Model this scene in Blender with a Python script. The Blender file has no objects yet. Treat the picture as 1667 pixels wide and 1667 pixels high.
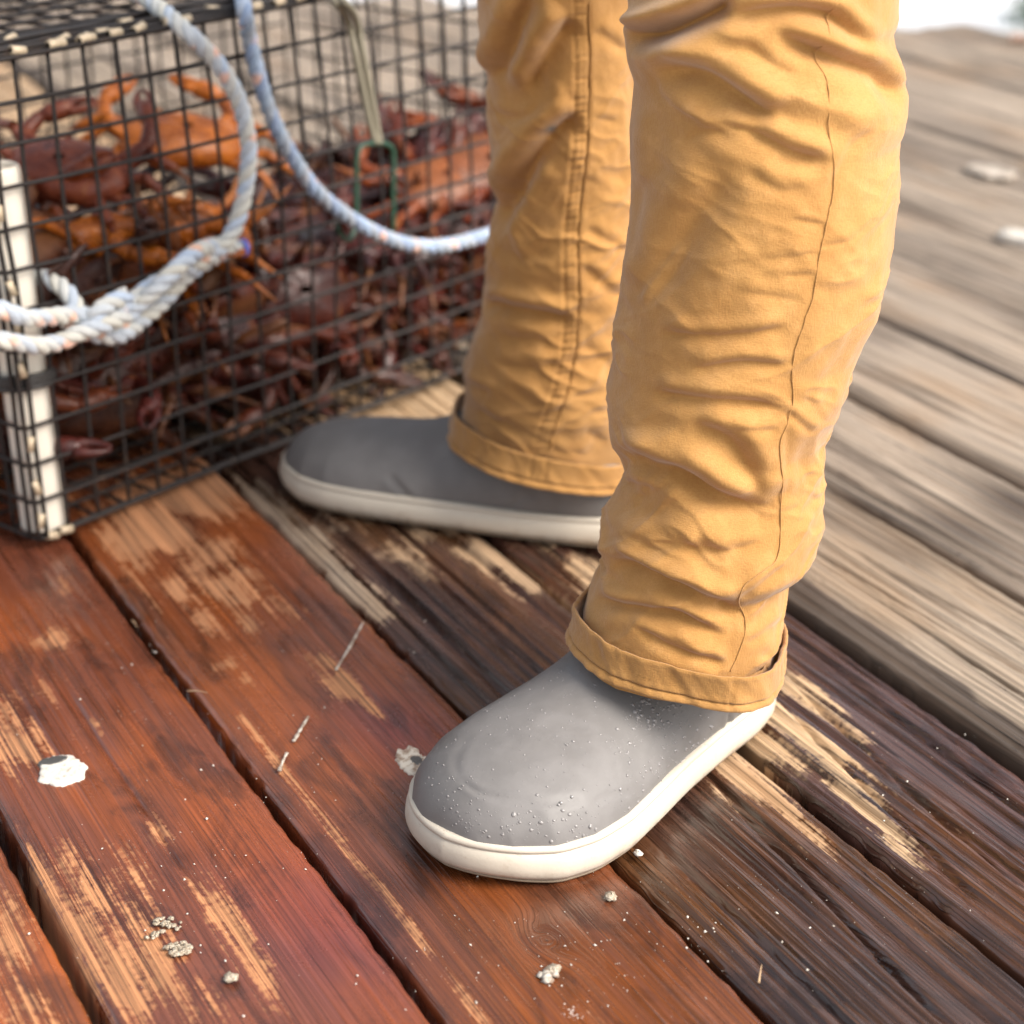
import bpy, math, random
import numpy as np
from mathutils import Vector, Matrix

rnd = random.Random(7)
C = bpy.context.scene.collection
R = math.radians

# ------------------------------------------------------------------ camera
F, YH, H = 3300.0, -600.0, 0.82          # focal length in photo pixels, horizon row, camera height
TH = math.atan((833.5 - YH) / F)
S_, C_ = math.sin(TH), math.cos(TH)
cam = bpy.data.cameras.new('camera')
co = bpy.data.objects.new('camera', cam)
C.objects.link(co)
co.location = (0, 0, H)
co.rotation_euler = (math.pi / 2 - TH, 0, 0)
cam.sensor_width = 24
cam.lens = 24 * F / 1667
cam.clip_start = 0.05
cam.clip_end = 4000
cam.dof.use_dof = True
cam.dof.focus_distance = 1.47
cam.dof.aperture_fstop = 3.0
bpy.context.scene.camera = co

# ------------------------------------------------------------------ sky, sun, exposure
SUN_EL, SUN_AZ = R(42), R(118)            # azimuth measured from +Y (away from the camera) towards +X
w = bpy.data.worlds.new('World')
bpy.context.scene.world = w
w.use_nodes = True
nt = w.node_tree
sky = nt.nodes.new('ShaderNodeTexSky')
sky.sky_type = 'NISHITA'
sky.sun_disc = False
sky.sun_elevation = SUN_EL
sky.sun_rotation = SUN_AZ
sky.dust_density = 4.0
sky.ozone_density = 1.0
bg = nt.nodes['Background']
hs = nt.nodes.new('ShaderNodeHueSaturation')           # thin overcast: the blue is mostly veiled
hs.inputs['Saturation'].default_value = 0.35
nt.links.new(sky.outputs[0], hs.inputs['Color'])
nt.links.new(hs.outputs[0], bg.inputs[0])
bg.inputs[1].default_value = 0.14
sl = bpy.data.lights.new('sun', 'SUN')
sl.energy = 2.4
sl.angle = R(34)
sl.color = (1.0, 0.91, 0.80)
so = bpy.data.objects.new('sun', sl)
C.objects.link(so)
sd = Vector((math.sin(SUN_AZ) * math.cos(SUN_EL), math.cos(SUN_AZ) * math.cos(SUN_EL), math.sin(SUN_EL)))
so.rotation_euler = sd.to_track_quat('Z', 'Y').to_euler()
so.location = (2, 1, 4)
vs = bpy.context.scene.view_settings
vs.view_transform = 'Standard'
vs.look = 'None'
vs.exposure = 1.06
vs.gamma = 1

# ------------------------------------------------------------------ measuring helpers
def ray(px, py):
    u = (px - 833.5) / F; v = (py - 833.5) / F
    return np.array([u, C_ - v * S_, -(S_ + v * C_)])
CAM = np.array([0, 0, H])
def G(px, py, z=0.0):                     # point at height z seen at a photo pixel
    r = ray(px, py); return CAM + r * ((z - H) / r[2])
def AT(px, py, y):                        # point at distance y seen at a photo pixel
    r = ray(px, py); return CAM + r * (y / r[1])
def PROJ(P):                              # photo pixel of world points (N,3)
    d = P - CAM
    t = d[:, 1] * C_ - d[:, 2] * S_
    up = d[:, 1] * S_ + d[:, 2] * C_
    return np.stack([833.5 + F * d[:, 0] / t, 833.5 - F * up / t], 1)

# ------------------------------------------------------------------ numpy noise, curves
def _h(ix, iy, seed):
    n = (ix.astype(np.int64) * 374761393 + iy.astype(np.int64) * 668265263 + seed * 1442695041) & 0x7fffffff
    n = ((n ^ (n >> 13)) * 1274126177) & 0x7fffffff
    n = n ^ (n >> 16)
    return (n & 0xffff) / 65535.0
def vn(x, y, seed=0):
    x = np.asarray(x, float); y = np.asarray(y, float)
    x, y = np.broadcast_arrays(x, y)
    ix = np.floor(x); iy = np.floor(y); fx = x - ix; fy = y - iy
    fx = fx * fx * fx * (fx * (fx * 6 - 15) + 10); fy = fy * fy * fy * (fy * (fy * 6 - 15) + 10)
    a = _h(ix, iy, seed); b = _h(ix + 1, iy, seed); c = _h(ix, iy + 1, seed); d = _h(ix + 1, iy + 1, seed)
    return (a * (1 - fx) + b * fx) * (1 - fy) + (c * (1 - fx) + d * fx) * fy
def fbm(x, y, seed=0, o=3):
    r = 0; a = 0.5; t = 0
    for k in range(o):
        r = r + a * vn(np.asarray(x) * 2 ** k, np.asarray(y) * 2 ** k, seed + 17 * k); t += a; a *= 0.5
    return r / t
def sstep(a, b, x):
    t = np.clip((x - a) / (b - a), 0, 1); return t * t * (3 - 2 * t)
def crom(pts, n):
    p = np.array(pts, float)
    if len(p) == 2: return p[0] + (p[1] - p[0]) * np.linspace(0, 1, n)[:, None]
    q = np.vstack([2 * p[0] - p[1], p, 2 * p[-1] - p[-2]])
    t = np.linspace(0, len(p) - 1 - 1e-9, n); i = np.floor(t).astype(int); f = (t - i)[:, None]
    a, b, c, d = q[i], q[i + 1], q[i + 2], q[i + 3]
    return 0.5 * (2 * b + (c - a) * f + (2 * a - 5 * b + 4 * c - d) * f ** 2 + (3 * b - a - 3 * c + d) * f ** 3)
def stroke(P, pts, wd, ends=0.22, sharp=False):        # soft crease along a path: gaussian valley with raised shoulders
    out = np.zeros(len(P))
    c = crom(pts, 40)
    lo = c.min(0) - 5 * wd; hi = c.max(0) + 5 * wd
    m = np.where((P[:, 0] > lo[0]) & (P[:, 0] < hi[0]) & (P[:, 1] > lo[1]) & (P[:, 1] < hi[1]))[0]
    if len(m) == 0: return out
    Q = P[m]; best = np.full(len(m), 1e9); tt = np.zeros(len(m)); sg = np.zeros(len(m))
    for k in range(39):
        a = c[k]; d = c[k + 1] - a; L = d @ d + 1e-9
        u = np.clip(((Q - a) @ d) / L, 0, 1)
        r = Q - a - u[:, None] * d
        dd = np.hypot(r[:, 0], r[:, 1])
        s = dd < best; best[s] = dd[s]; tt[s] = (k + u[s]) / 39
        sg[s] = (-(d[0] * r[s, 1] - d[1] * r[s, 0])) * (1 if d[0] >= 0 else -1)
    x = best / wd * np.where(sg >= 0, 1, -1)
    if sharp:
        g = np.exp(-(x / np.where(x > 0, .62, 1.0)) ** 2) - 0.75 * np.exp(-((x - 1.55) / 1.0) ** 2) - .22 * np.exp(-((x + 2.1) / 1.1) ** 2)
    else:
        g = np.exp(-x * x) - 0.42 * np.exp(-(np.abs(x) - 1.9) ** 2 / 0.9)
    tp = np.minimum(1, np.minimum(tt, 1 - tt) / ends + 0.1)
    tp = tp * tp * (3 - 2 * tp)
    out[m] = g * tp
    return out

# ------------------------------------------------------------------ mesh helpers
def mesh(name, V, Fc, m=None, parent=None, smooth=True, attrs=None):
    me = bpy.data.meshes.new(name)
    V = np.asarray(V, float)
    if isinstance(Fc, np.ndarray):
        k = Fc.shape[1]
        me.vertices.add(len(V)); me.vertices.foreach_set('co', V.ravel())
        me.loops.add(Fc.size); me.loops.foreach_set('vertex_index', Fc.ravel().astype(np.int32))
        me.polygons.add(len(Fc)); me.polygons.foreach_set('loop_start', np.arange(0, Fc.size, k, dtype=np.int32))
        me.update(calc_edges=True)
    else:
        me.from_pydata([tuple(v) for v in V], [], Fc)
    me.validate()
    if smooth: me.polygons.foreach_set('use_smooth', [True] * len(me.polygons))
    for k, a in (attrs or {}).items():
        if a.shape[1] == 4:
            at = me.attributes.new(k, 'FLOAT_COLOR', 'POINT'); at.data.foreach_set('color', a.astype(np.float32).ravel())
        else:
            at = me.attributes.new(k, 'FLOAT_VECTOR', 'POINT'); at.data.foreach_set('vector', a.astype(np.float32).ravel())
    me.update()
    if m: me.materials.append(m)
    o = bpy.data.objects.new(name, me); C.objects.link(o)
    if parent: o.parent = parent; o.matrix_parent_inverse = parent_inv(parent)
    return o
def parent_inv(p):
    # everything is modelled in world coordinates, so only the thing's own base has to be undone
    return Matrix.Identity(4) if p.parent or p.type == 'MESH' else Matrix.Translation(p.location).inverted()
def empty(name, loc=(0, 0, 0)):
    o = bpy.data.objects.new(name, None); C.objects.link(o); o.location = loc; o.empty_display_size = 0.05; return o
def tag(o, label, cat=None, group=None, kind=None):
    if label: o['label'] = label
    if cat: o['category'] = cat
    if group: o['group'] = group
    if kind: o['kind'] = kind
    return o
class MB:                                  # collects pieces into one mesh
    def __init__(s): s.V = []; s.F = []; s.n = 0; s.A = []
    def add(s, V, Fc, col=None):
        V = np.asarray(V, float); s.V.append(V); s.F.append(np.asarray(Fc) + s.n); s.n += len(V)
        s.A.append(np.tile(np.array(col if col is not None else (1, 1, 1, 1), float), (len(V), 1)) if (col is None or np.ndim(col) == 1) else col)
    def build(s, name, m, parent=None, smooth=True, attr=None):
        return mesh(name, np.vstack(s.V), np.vstack(s.F), m, parent, smooth, {attr: np.vstack(s.A)} if attr else None)
def grid_faces(nr, nc, wrap=True):
    r = np.arange(nr - 1)[:, None]; c = np.arange(nc if wrap else nc - 1)[None, :]; c2 = (c + 1) % nc
    return np.stack([r * nc + c, r * nc + c2, (r + 1) * nc + c2, (r + 1) * nc + c], -1).reshape(-1, 4)
def frames(p):
    T = np.gradient(p, axis=0); T /= np.linalg.norm(T, axis=1)[:, None] + 1e-12
    up = np.array([0, 0, 1.0]) if abs(T[0, 2]) < 0.9 else np.array([1.0, 0, 0])
    N = np.zeros_like(p); n = np.cross(T[0], up); n /= np.linalg.norm(n)
    for i in range(len(p)):
        n = n - T[i] * (n @ T[i]); n /= np.linalg.norm(n) + 1e-12; N[i] = n
    return T, N, np.cross(T, N)
def tube(path, r, sides=6, caps=True):
    p = np.asarray(path, float); n = len(p); T, N, B = frames(p)
    r = np.broadcast_to(np.asarray(r, float), (n,))
    if caps:
        p = np.vstack([p[:1], p, p[-1:]]); N = np.vstack([N[:1], N, N[-1:]]); B = np.vstack([B[:1], B, B[-1:]])
        r = np.concatenate([[1e-5], r, [1e-5]]); n += 2
    a = np.linspace(0, 2 * np.pi, sides, endpoint=False)
    V = p[:, None] + r[:, None, None] * (np.cos(a)[None, :, None] * N[:, None] + np.sin(a)[None, :, None] * B[:, None])
    return V.reshape(-1, 3), grid_faces(n, sides)

# ------------------------------------------------------------------ material helpers
def mat(name, base=(0.5, 0.5, 0.5), rough=0.5, **kw):
    m = bpy.data.materials.new(name); m.use_nodes = True
    b = m.node_tree.nodes['Principled BSDF']
    b.inputs['Base Color'].default_value = (*base, 1); b.inputs['Roughness'].default_value = rough
    for k, v in kw.items(): b.inputs[k].default_value = v
    return m, m.node_tree, b
def N(nt, t, **kw):
    n = nt.nodes.new(t)
    for k, v in kw.items():
        if isinstance(k, str) and hasattr(n, k): setattr(n, k, v)
    return n
def L(nt, a, b): nt.links.new(a, b)
def math_(nt, op, a, b=None, clamp=False):
    n = N(nt, 'ShaderNodeMath', operation=op); n.use_clamp = clamp
    for i, x in enumerate((a, b)):
        if x is None: continue
        if isinstance(x, (int, float)): n.inputs[i].default_value = x
        else: L(nt, x, n.inputs[i])
    return n.outputs[0]
def mixc(nt, f, a, b, bt='MIX'):
    n = N(nt, 'ShaderNodeMix', data_type='RGBA', blend_type=bt)
    for i, x in ((0, f), (6, a), (7, b)):
        if isinstance(x, (int, float)): n.inputs[i].default_value = x
        elif isinstance(x, tuple): n.inputs[i].default_value = (*x, 1)
        else: L(nt, x, n.inputs[i])
    return n.outputs[2]
def mixf(nt, f, a, b):
    n = N(nt, 'ShaderNodeMix', data_type='FLOAT')
    for i, x in ((0, f), (2, a), (3, b)):
        if isinstance(x, (int, float)): n.inputs[i].default_value = x
        else: L(nt, x, n.inputs[i])
    return n.outputs[0]
def noise(nt, vec, scale, detail=4, rough=0.55, dist=0.0):
    n = N(nt, 'ShaderNodeTexNoise'); n.inputs['Scale'].default_value = scale
    n.inputs['Detail'].default_value = detail; n.inputs['Roughness'].default_value = rough; n.inputs['Distortion'].default_value = dist
    if vec is not None: L(nt, vec, n.inputs['Vector'])
    return n.outputs[0]
def rng(nt, x, a, b, c=0.0, d=1.0, smooth=True):
    n = N(nt, 'ShaderNodeMapRange'); n.interpolation_type = 'SMOOTHSTEP' if smooth else 'LINEAR'
    L(nt, x, n.inputs[0])
    for i, v in enumerate((a, b, c, d)): n.inputs[i + 1].default_value = v
    return n.outputs[0]
def scaled(nt, vec, s):
    n = N(nt, 'ShaderNodeVectorMath', operation='MULTIPLY'); L(nt, vec, n.inputs[0]); n.inputs[1].default_value = s
    return n.outputs[0]
def attr(nt, name, out=0):
    n = N(nt, 'ShaderNodeAttribute'); n.attribute_name = name; return n.outputs[out]
def bump(nt, b, h, dist, strength=1.0):
    n = N(nt, 'ShaderNodeBump'); n.inputs['Distance'].default_value = dist; n.inputs['Strength'].default_value = strength
    L(nt, h, n.inputs['Height']); L(nt, n.outputs[0], b.inputs['Normal']); return n
def objco(nt): return N(nt, 'ShaderNodeTexCoord').outputs['Object']

# ================================================================== DECK
DV = ray(-1000, YH)[:2]; DV = DV / np.hypot(*DV)          # along the planks
EV = np.array([DV[1], -DV[0]])                             # across them
def qp(px, py):
    g = G(px, py)[:2]; return g @ EV, g @ DV
I0_ = 10.0                                                 # board index of the first red plank
m, t, b = mat('weathered_planks')
gr = attr(t, 'gr', 1)
wetc, dryc, msk = attr(t, 'wetc'), attr(t, 'dryc'), N(t, 'ShaderNodeSeparateColor')
L(t, attr(t, 'mask'), msk.inputs[0])
fine = noise(t, scaled(t, gr, (430, 3.0, 31)), 1, 2, 0.5)
mid = noise(t, scaled(t, gr, (150, 2.4, 17)), 1, 4, 0.55)
ring = noise(t, scaled(t, gr, (230, 1.5, 23)), 1, 2, 0.5, .3)
ringl = math_(t, 'SUBTRACT', 1.0, math_(t, 'MULTIPLY', rng(t, math_(t, 'ABSOLUTE', math_(t, 'SUBTRACT', ring, 0.5)), 0.055, 0.012), 0.42))
blot = noise(t, scaled(t, gr, (38, 17, 7)), 1, 5, 0.62, 0.6)
iso = noise(t, scaled(t, gr, (150, 150, 9)), 1, 4, 0.6)
d0 = math_(t, 'ADD', msk.outputs[0], math_(t, 'MULTIPLY', math_(t, 'SUBTRACT', mid, 0.5), 1.05))
d0 = math_(t, 'ADD', d0, math_(t, 'MULTIPLY', math_(t, 'SUBTRACT', blot, 0.5), 1.25))
d0 = math_(t, 'ADD', d0, math_(t, 'MULTIPLY', math_(t, 'ADD', math_(t, 'SUBTRACT', iso, 0.5), math_(t, 'SUBTRACT', fine, 0.5)), 0.8))
dry = rng(t, d0, 0.38, 0.72)
line = rng(t, fine, 0.30, 0.52)
line2 = rng(t, mid, 0.28, 0.55)
wv = math_(t, 'MULTIPLY', mixf(t, line, 0.50, 1.10), mixf(t, line2, 0.62, 1.10))
dvv = math_(t, 'MULTIPLY', mixf(t, line, 0.48, 1.10), mixf(t, line2, 0.46, 1.14))
def vscale(col, f):
    n = N(t, 'ShaderNodeVectorMath', operation='SCALE'); L(t, col, n.inputs[0]); L(t, f, n.inputs[3]); return n.outputs[0]
sgr = N(t, 'ShaderNodeSeparateXYZ'); L(t, gr, sgr.inputs[0])
rough_board = rng(t, sgr.outputs[2], I0_ + 1.4, I0_ + 1.6)
wv = mixf(t, rough_board, mixf(t, .6, 1.0, wv), wv)
wv = math_(t, 'MULTIPLY', wv, mixf(t, rough_board, mixf(t, .5, 1.0, ringl), ringl))
wc = vscale(wetc, wv)
big = noise(t, scaled(t, gr, (9, 3.2, 3)), 1, 3, 0.55)
wc = mixc(t, rng(t, big, 0.42, 0.68), wc, mixc(t, 1.0, wc, (1.6, 1.35, 0.7), 'MULTIPLY'))
wc = mixc(t, math_(t, 'MULTIPLY', rng(t, noise(t, scaled(t, gr, (24, 8, 11)), 1, 5, 0.65, .6), 0.48, 0.64), 0.85), wc, mixc(t, 1.0, wc, (0.48, 0.52, 0.62), 'MULTIPLY'))
wc = mixc(t, math_(t, 'MULTIPLY', rng(t, blot, 0.55, 0.75), 0.55), wc, mixc(t, 1.0, wc, (0.42, 0.4, 0.5), 'MULTIPLY'))
dvv = math_(t, 'MULTIPLY', dvv, mixf(t, .7, 1.0, ringl))
dc = vscale(dryc, dvv)
dc = mixc(t, math_(t, 'MULTIPLY', rng(t, big, 0.5, 0.7), 0.5), dc, mixc(t, 1.0, dc, (0.92, 0.74, 0.55), 'MULTIPLY'))
col = mixc(t, dry, wc, dc)
col = mixc(t, math_(t, 'MULTIPLY', msk.outputs[1], 0.95), col, mixc(t, 1.0, col, (0.22, 0.19, 0.18), 'MULTIPLY'))
speck = math_(t, 'ADD', msk.outputs[2], math_(t, 'MULTIPLY', math_(t, 'SUBTRACT', noise(t, scaled(t, gr, (330, 330, 5)), 1, 3, 0.7), 0.5), 1.0))
sp = rng(t, speck, 0.62, 0.74)
col = mixc(t, math_(t, 'MULTIPLY', sp, 0.85), col, (0.62, 0.57, 0.52))
L(t, col, b.inputs['Base Color'])
b.inputs['Specular IOR Level'].default_value = 0.65
rw = math_(t, 'ADD', 0.09, math_(t, 'MULTIPLY', rng(t, blot, 0.3, 0.75), 0.30))
L(t, mixf(t, math_(t, 'MAXIMUM', dry, sp), rw, 0.82), b.inputs['Roughness'])
hgt = math_(t, 'ADD', math_(t, 'MULTIPLY', fine, 0.55), math_(t, 'ADD', math_(t, 'ADD', math_(t, 'MULTIPLY', mid, 0.7), math_(t, 'MULTIPLY', ringl, 0.5)), math_(t, 'MULTIPLY', iso, 0.22)))
bump(t, b, hgt, 0.0016, 0.75)
M_DECK = m

gap_q = [-1.67, -1.48, -1.29, -1.10, -0.91, -0.715, -0.52, -0.33, -0.135, 0.057, 0.2495, 0.444, 0.634, 0.8125, 0.983, 1.179, 1.3525, 1.553, 1.735, 1.91, 2.10, 2.285, 2.465, 2.655, 2.85, 3.04, 3.235, 3.43, 3.62, 3.81, 4.0, 4.2, 4.4, 4.6, 4.8, 5.0, 5.2]
I0 = gap_q.index(0.2495)
E0, ED = np.array([0.9, 4.63]), np.array([0.954, -0.30])   # far edge of the pier
EN = np.array([ED[1], -ED[0]]) * -1
def far_p(q):                                              # where the plank meets that edge
    a = np.array([[DV[0], -ED[0]], [DV[1], -ED[1]]]); s = np.linalg.solve(a, E0 - q * EV); return s[0]
RED, RED2 = (0.150, 0.044, 0.022), (0.162, 0.049, 0.022)
DARK, DARK2 = (0.062, 0.029, 0.023), (0.066, 0.032, 0.023)
PEACH, TAN, GREY = (0.36, 0.158, 0.066), (0.36, 0.235, 0.135), (0.28, 0.222, 0.168)
def blobs(q, p, lst):                                      # soft dry / stained areas, centre given where it lies on the pier
    f = np.zeros_like(q)
    for (px, py, lq, lp, a) in lst:
        cq, cp = qp(px, py)
        f = np.maximum(f, a * np.exp(-((q - cq) / lq) ** 2 - ((p - cp) / lp) ** 2)) if a > 0 else f + a * np.exp(-((q - cq) / lq) ** 2 - ((p - cp) / lp) ** 2)
    return f
dry_spots = {
    I0 - 1: [(20, 1540, .02, .05, .7), (60, 1640, .03, .05, .6), (5, 1480, .02, .06, .6)],
    I0: [(30, 1215, .035, .05, .75), (60, 1130, .03, .04, .5), (90, 1040, .03, .03, .55), (15, 1170, .02, .05, .7), (150, 1440, .02, .09, .62), (215, 1420, .018, .06, .5),
         (110, 1490, .014, .12, .8), (240, 1560, .025, .09, .74), (190, 1600, .03, .07, .82), (150, 1520, .02, .08, .7), (380, 1510, .012, .09, .78), (420, 1570, .012, .05, .7), (260, 1350, .012, .05, .55), (290, 1640, .03, .04, .5), (100, 950, .02, .04, .4), (160, 1180, .01, .03, .4)],
    I0 + 1: [(250, 860, .05, .10, .95), (330, 900, .05, .07, .72), (370, 960, .05, .06, .74), (215, 885, .03, .08, .8), (400, 1010, .012, .06, .62), (320, 800, .1, .1, .9), (450, 980, .02, .05, .55),
             (560, 1120, .018, .035, .85), (600, 1150, .01, .03, .8), (530, 1075, .014, .03, .66), (365, 1085, .016, .02, .72), (395, 1105, .01, .02, .55), (330, 1010, .018, .05, .6), (290, 960, .018, .06, .65),
             (410, 1290, .006, .16, .6), (520, 1420, .006, .1, .5), (700, 1590, .02, .04, .25), (935, 1650, .02, .025, .3)],
    I0 + 2: [(430, 830, .035, .13, 1.0), (500, 880, .03, .10, 1.0), (570, 950, .025, .06, .95), (610, 985, .016, .035, .85), (660, 900, .03, .07, .6), (800, 900, .022, .06, .85), (760, 890, .016, .04, .7), (850, 930, .03, .05, .9), (900, 905, .04, .05, .85), (940, 960, .03, .04, .75), (700, 850, .06, .06, .6), (1200, 1250, .016, .06, .9), (1222, 1232, .010, .07, .95), (1262, 1290, .010, .06, .85), (1300, 1330, .007, .04, .75), (1180, 1290, .008, .03, .6), (600, 780, .1, .12, .9)],
    I0 + 3: [(1262, 1160, .020, .07, 1.0), (1300, 1180, .016, .08, 1.0), (1360, 1250, .012, .08, .95), (1420, 1320, .010, .06, .9), (1462, 1378, .008, .04, .85), (1300, 1120, .016, .06, .85), (1330, 1125, .008, .05, .8), (1390, 1190, .009, .04, .62), (1240, 1205, .03, .05, 1.0), (1560, 1340, .006, .02, .5), (1000, 940, .05, .08, .8), (900, 800, .1, .15, .9)],
}
stains = {I0 + 4: [(1420, 1100, .030, .3, .75), (1560, 1180, .022, .2, .8), (1660, 1240, .03, .1, .9), (1330, 980, .02, .12, .6), (1480, 960, .006, .07, .8), (1440, 1075, .008, .04, .7)],
          I0 + 5: [(1400, 830, .014, .10, .55), (1640, 830, .02, .12, .5), (1560, 870, .02, .06, .4)],
          I0 + 2: [(1400, 1560, .05, .2, .35), (720, 960, .01, .12, .5), (1300, 1570, .06, .15, .3)],
          I0 + 1: [(890, 1530, .018, .02, .55), (680, 1440, .03, .035, .8), (625, 1440, .03, .035, .65), (760, 1500, .02, .05, .5)],
          I0: [(300, 1395, .01, .012, .5), (225, 1310, .008, .008, .6)],
          I0 + 7: [(1600, 370, .05, .2, .6)], I0 + 6: [(1420, 520, .02, .2, .5), (1600, 590, .03, .1, .5)]}
specks = {I0 + 1: [(1000, 1530, .05, .07, .42), (1080, 1590, .05, .07, .40), (935, 1650, .022, .02, .62), (240, 880, .02, .02, .4)],
          I0: [(265, 1320, .03, .03, .40), (300, 1450, .05, .05, .28), (380, 1330, .03, .06, .32)], I0 + 2: [(1500, 1600, .06, .2, .26)], I0 + 3: [(1500, 1250, .06, .2, .28)]}
VV, FF, AW, AD, AM, AG, nv = [], [], [], [], [], [], 0
for i in range(len(gap_q) - 1):
    k = i - I0
    qa, qb = gap_q[i], gap_q[i + 1]
    qm = 0.5 * (qa + qb)
    near = -1 <= k <= 5
    p1 = far_p(qm)
    p0 = {True: 0.62, False: -0.4}[near]
    if near:
        pf = {-1: 1.5, 0: 2.2, 1: 2.3, 2: 2.4, 3: 2.2, 4: 2.0, 5: 2.1}[k]
        ps = np.concatenate([np.arange(p0, pf, 0.0045), np.arange(pf, p1, 0.05), [p1]])
        ntop = 92
    else:
        ps = np.concatenate([np.arange(p0, p1, 0.03), [p1]]); ntop = 40
    lift = {-1: -.002, 0: 0.0, 1: 0.001, 2: -.003, 3: 0.0, 4: .007, 5: .008, 6: .015, 7: .011}.get(k, .01 + .003 * math.sin(k * 3.1))
    gapw = {-1: .012, 0: .009, 1: .007, 2: .009, 3: .005}.get(k, .011)
    er = {0: .009, 1: .0105, -1: .008, 4: .012}.get(k, .010)
    u = np.concatenate([[0, 0], np.linspace(0, 1, ntop), [1, 1]])
    prof = np.zeros(len(u)); 
    Q, P = np.meshgrid(u, ps)
    wob = lambda sd: .0042 * (fbm(P * 3.1, P * 0 + i * 7.7, sd, 4) - .5) + .0022 * (vn(P * 60, P * 0 + i, sd + 3) - .5)
    lo = qa + gapw * .5 + wob(5); hi = qb - gapw * .5 + wob(9)
    q = lo + (hi - lo) * Q
    dl = (q - lo); dr = (hi - q)
    ed = np.minimum(dl * (.48 if k in (0, 1) else .75 if k == 2 else 1), dr)
    z = np.where(ed < er, -er * .8 * (1 - np.sqrt(np.clip(1 - (1 - np.clip(ed / er, 0, 1)) ** 2, 0, 1))), 0)
    wq = q + .006 * (fbm(P * 1.4, q * 9 + i * 3, 21, 2) - .5) + .02 * (fbm(P * .35, q * 2 + i * 5, 33, 2) - .5)
    if k == 1:                                             # knots: the grain flows round them
        for (kx, ky, kr) in ((890, 1530, .013),):
            cq, cp = qp(kx, ky); rr = np.hypot(q - cq, (P - cp) * .8)
            wq = np.where(rr < kr * 3, wq + (rr - np.abs(q - cq)) * .9 * np.exp(-(rr / (kr * 1.3)) ** 2), wq)
            wq = wq + np.exp(-(rr / kr) ** 2) * (rr * 1.6 - (wq - cq))
    gro = fbm(wq * 260, P * 2.2 + i * 11, 40 + i, 2); gro2 = fbm(wq * 85, P * 1.2 + i * 11, 60 + i, 2)
    amp = {-1: .0010, 0: .0008, 1: .0008, 2: .0028, 3: .0036, 4: .0026}.get(k, .0026)
    gro3 = vn(wq * 120, P * .5 + i * 5, 64 + i)
    dk = 1.0 if k in (2, 3) else .7 if k >= 4 else .12
    top = (sstep(.25, .55, gro) - 1) * amp * .8 + (sstep(.22, .5, gro2) - 1) * amp * 1.1 + (sstep(.16, .40, gro3) - 1) * .0055 * dk + (fbm(q * 20, P * 5, 80 + i, 3) - .5) * .003
    cracks = {2: [((1167, 1268), (1535, 1654), .0028, .010), ((700, 930), (1000, 1230), .0016, .004), ((1100, 1360), (1420, 1667), .0014, .004)],
              0: [((110, 1120), (245, 1330), .0012, .005), ((245, 1330), (300, 1420), .0008, .004)],
              3: [((1290, 1110), (1667, 1450), .0018, .006), ((1330, 1060), (1667, 1320), .0018, .006), ((1260, 1130), (1600, 1470), .0016, .006), ((1350, 1050), (1667, 1290), .0014, .005)],
              4: [((1320, 905), (1667, 1110), .0018, .006), ((1380, 900), (1667, 1060), .0015, .005), ((1540, 1060), (1667, 1140), .0018, .007)]}.get(k, [])
    for (a_, b_, cw, cd) in cracks:
        qa_, pa_ = qp(*a_); qb_, pb_ = qp(*b_)
        f = np.clip((P - pb_) / (pa_ - pb_), -.05, 1.05); cq = qb_ + (qa_ - qb_) * f + .003 * (fbm(P * 6, P * 0 + cw * 999, 90, 3) - .5)
        tp = np.clip(1 - np.abs(f - .5) * 1.9, 0, 1)
        tp = np.where((f > -.04) & (f < 1.04), np.clip(tp * 3, .0, 1), 0)
        top = top - cd * tp * np.exp(-((q - cq) / cw) ** 2)
    if k == 1: top = top - .003 * sstep(.3, .7, fbm(q * 40, P * 9, 71, 2)) * np.exp(-((q - qa) / .03) ** 2)
    z = z + top + lift
    z[:, 0] = -.06; z[:, -1] = -.06
    z[:, 1] = np.minimum(z[:, 2] - .001, -.015); z[:, -2] = np.minimum(z[:, -3] - .001, -.015)
    pos = q[..., None] * EV + P[..., None] * DV
    V = np.concatenate([pos, z[..., None]], -1).reshape(-1, 3)
    nr, nc = q.shape
    fc = grid_faces(nr, nc, False)
    VV.append(V); FF.append(fc[:, ::-1] + nv); nv += len(V)
    n = len(V)
    wet = {-1: RED2, 0: RED, 1: RED2, 2: DARK2, 3: DARK}.get(k, (0.13, 0.085, 0.055))
    dr_ = {-1: PEACH, 0: PEACH, 1: PEACH, 2: TAN, 3: (.40, .27, .155), 4: (.27, .212, .155)}.get(k, GREY if k > 3 else (.40, .34, .28))
    qf, pf_ = q.ravel(), P.ravel()
    wcol = np.tile(np.array([*wet, 1.0]), (n, 1)); dcol = np.tile(np.array([*dr_, 1.0]), (n, 1))
    if k in (0, 1):                                        # purplish sheen on the wet wood, painted into its colour
        cq, cp = qp(520, 1490); cq2, cp2 = qp(650, 1190)
        f = np.maximum(np.exp(-((qf - cq) / .05) ** 2 - ((pf_ - cp) / .10) ** 2), .8 * np.exp(-((qf - cq2) / .05) ** 2 - ((pf_ - cp2) / .08) ** 2))[:, None]
        wcol[:, :3] = wcol[:, :3] * (1 - f) + np.array([.115, .030, .032]) * f
        if k == 1:
            cq, cp = qp(950, 1560); f = np.exp(-((qf - cq) / .12) ** 2 - ((pf_ - cp) / .2) ** 2)[:, None]
            wcol[:, :3] = wcol[:, :3] * (1 - f) + np.array([.115, .036, .014]) * f
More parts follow.
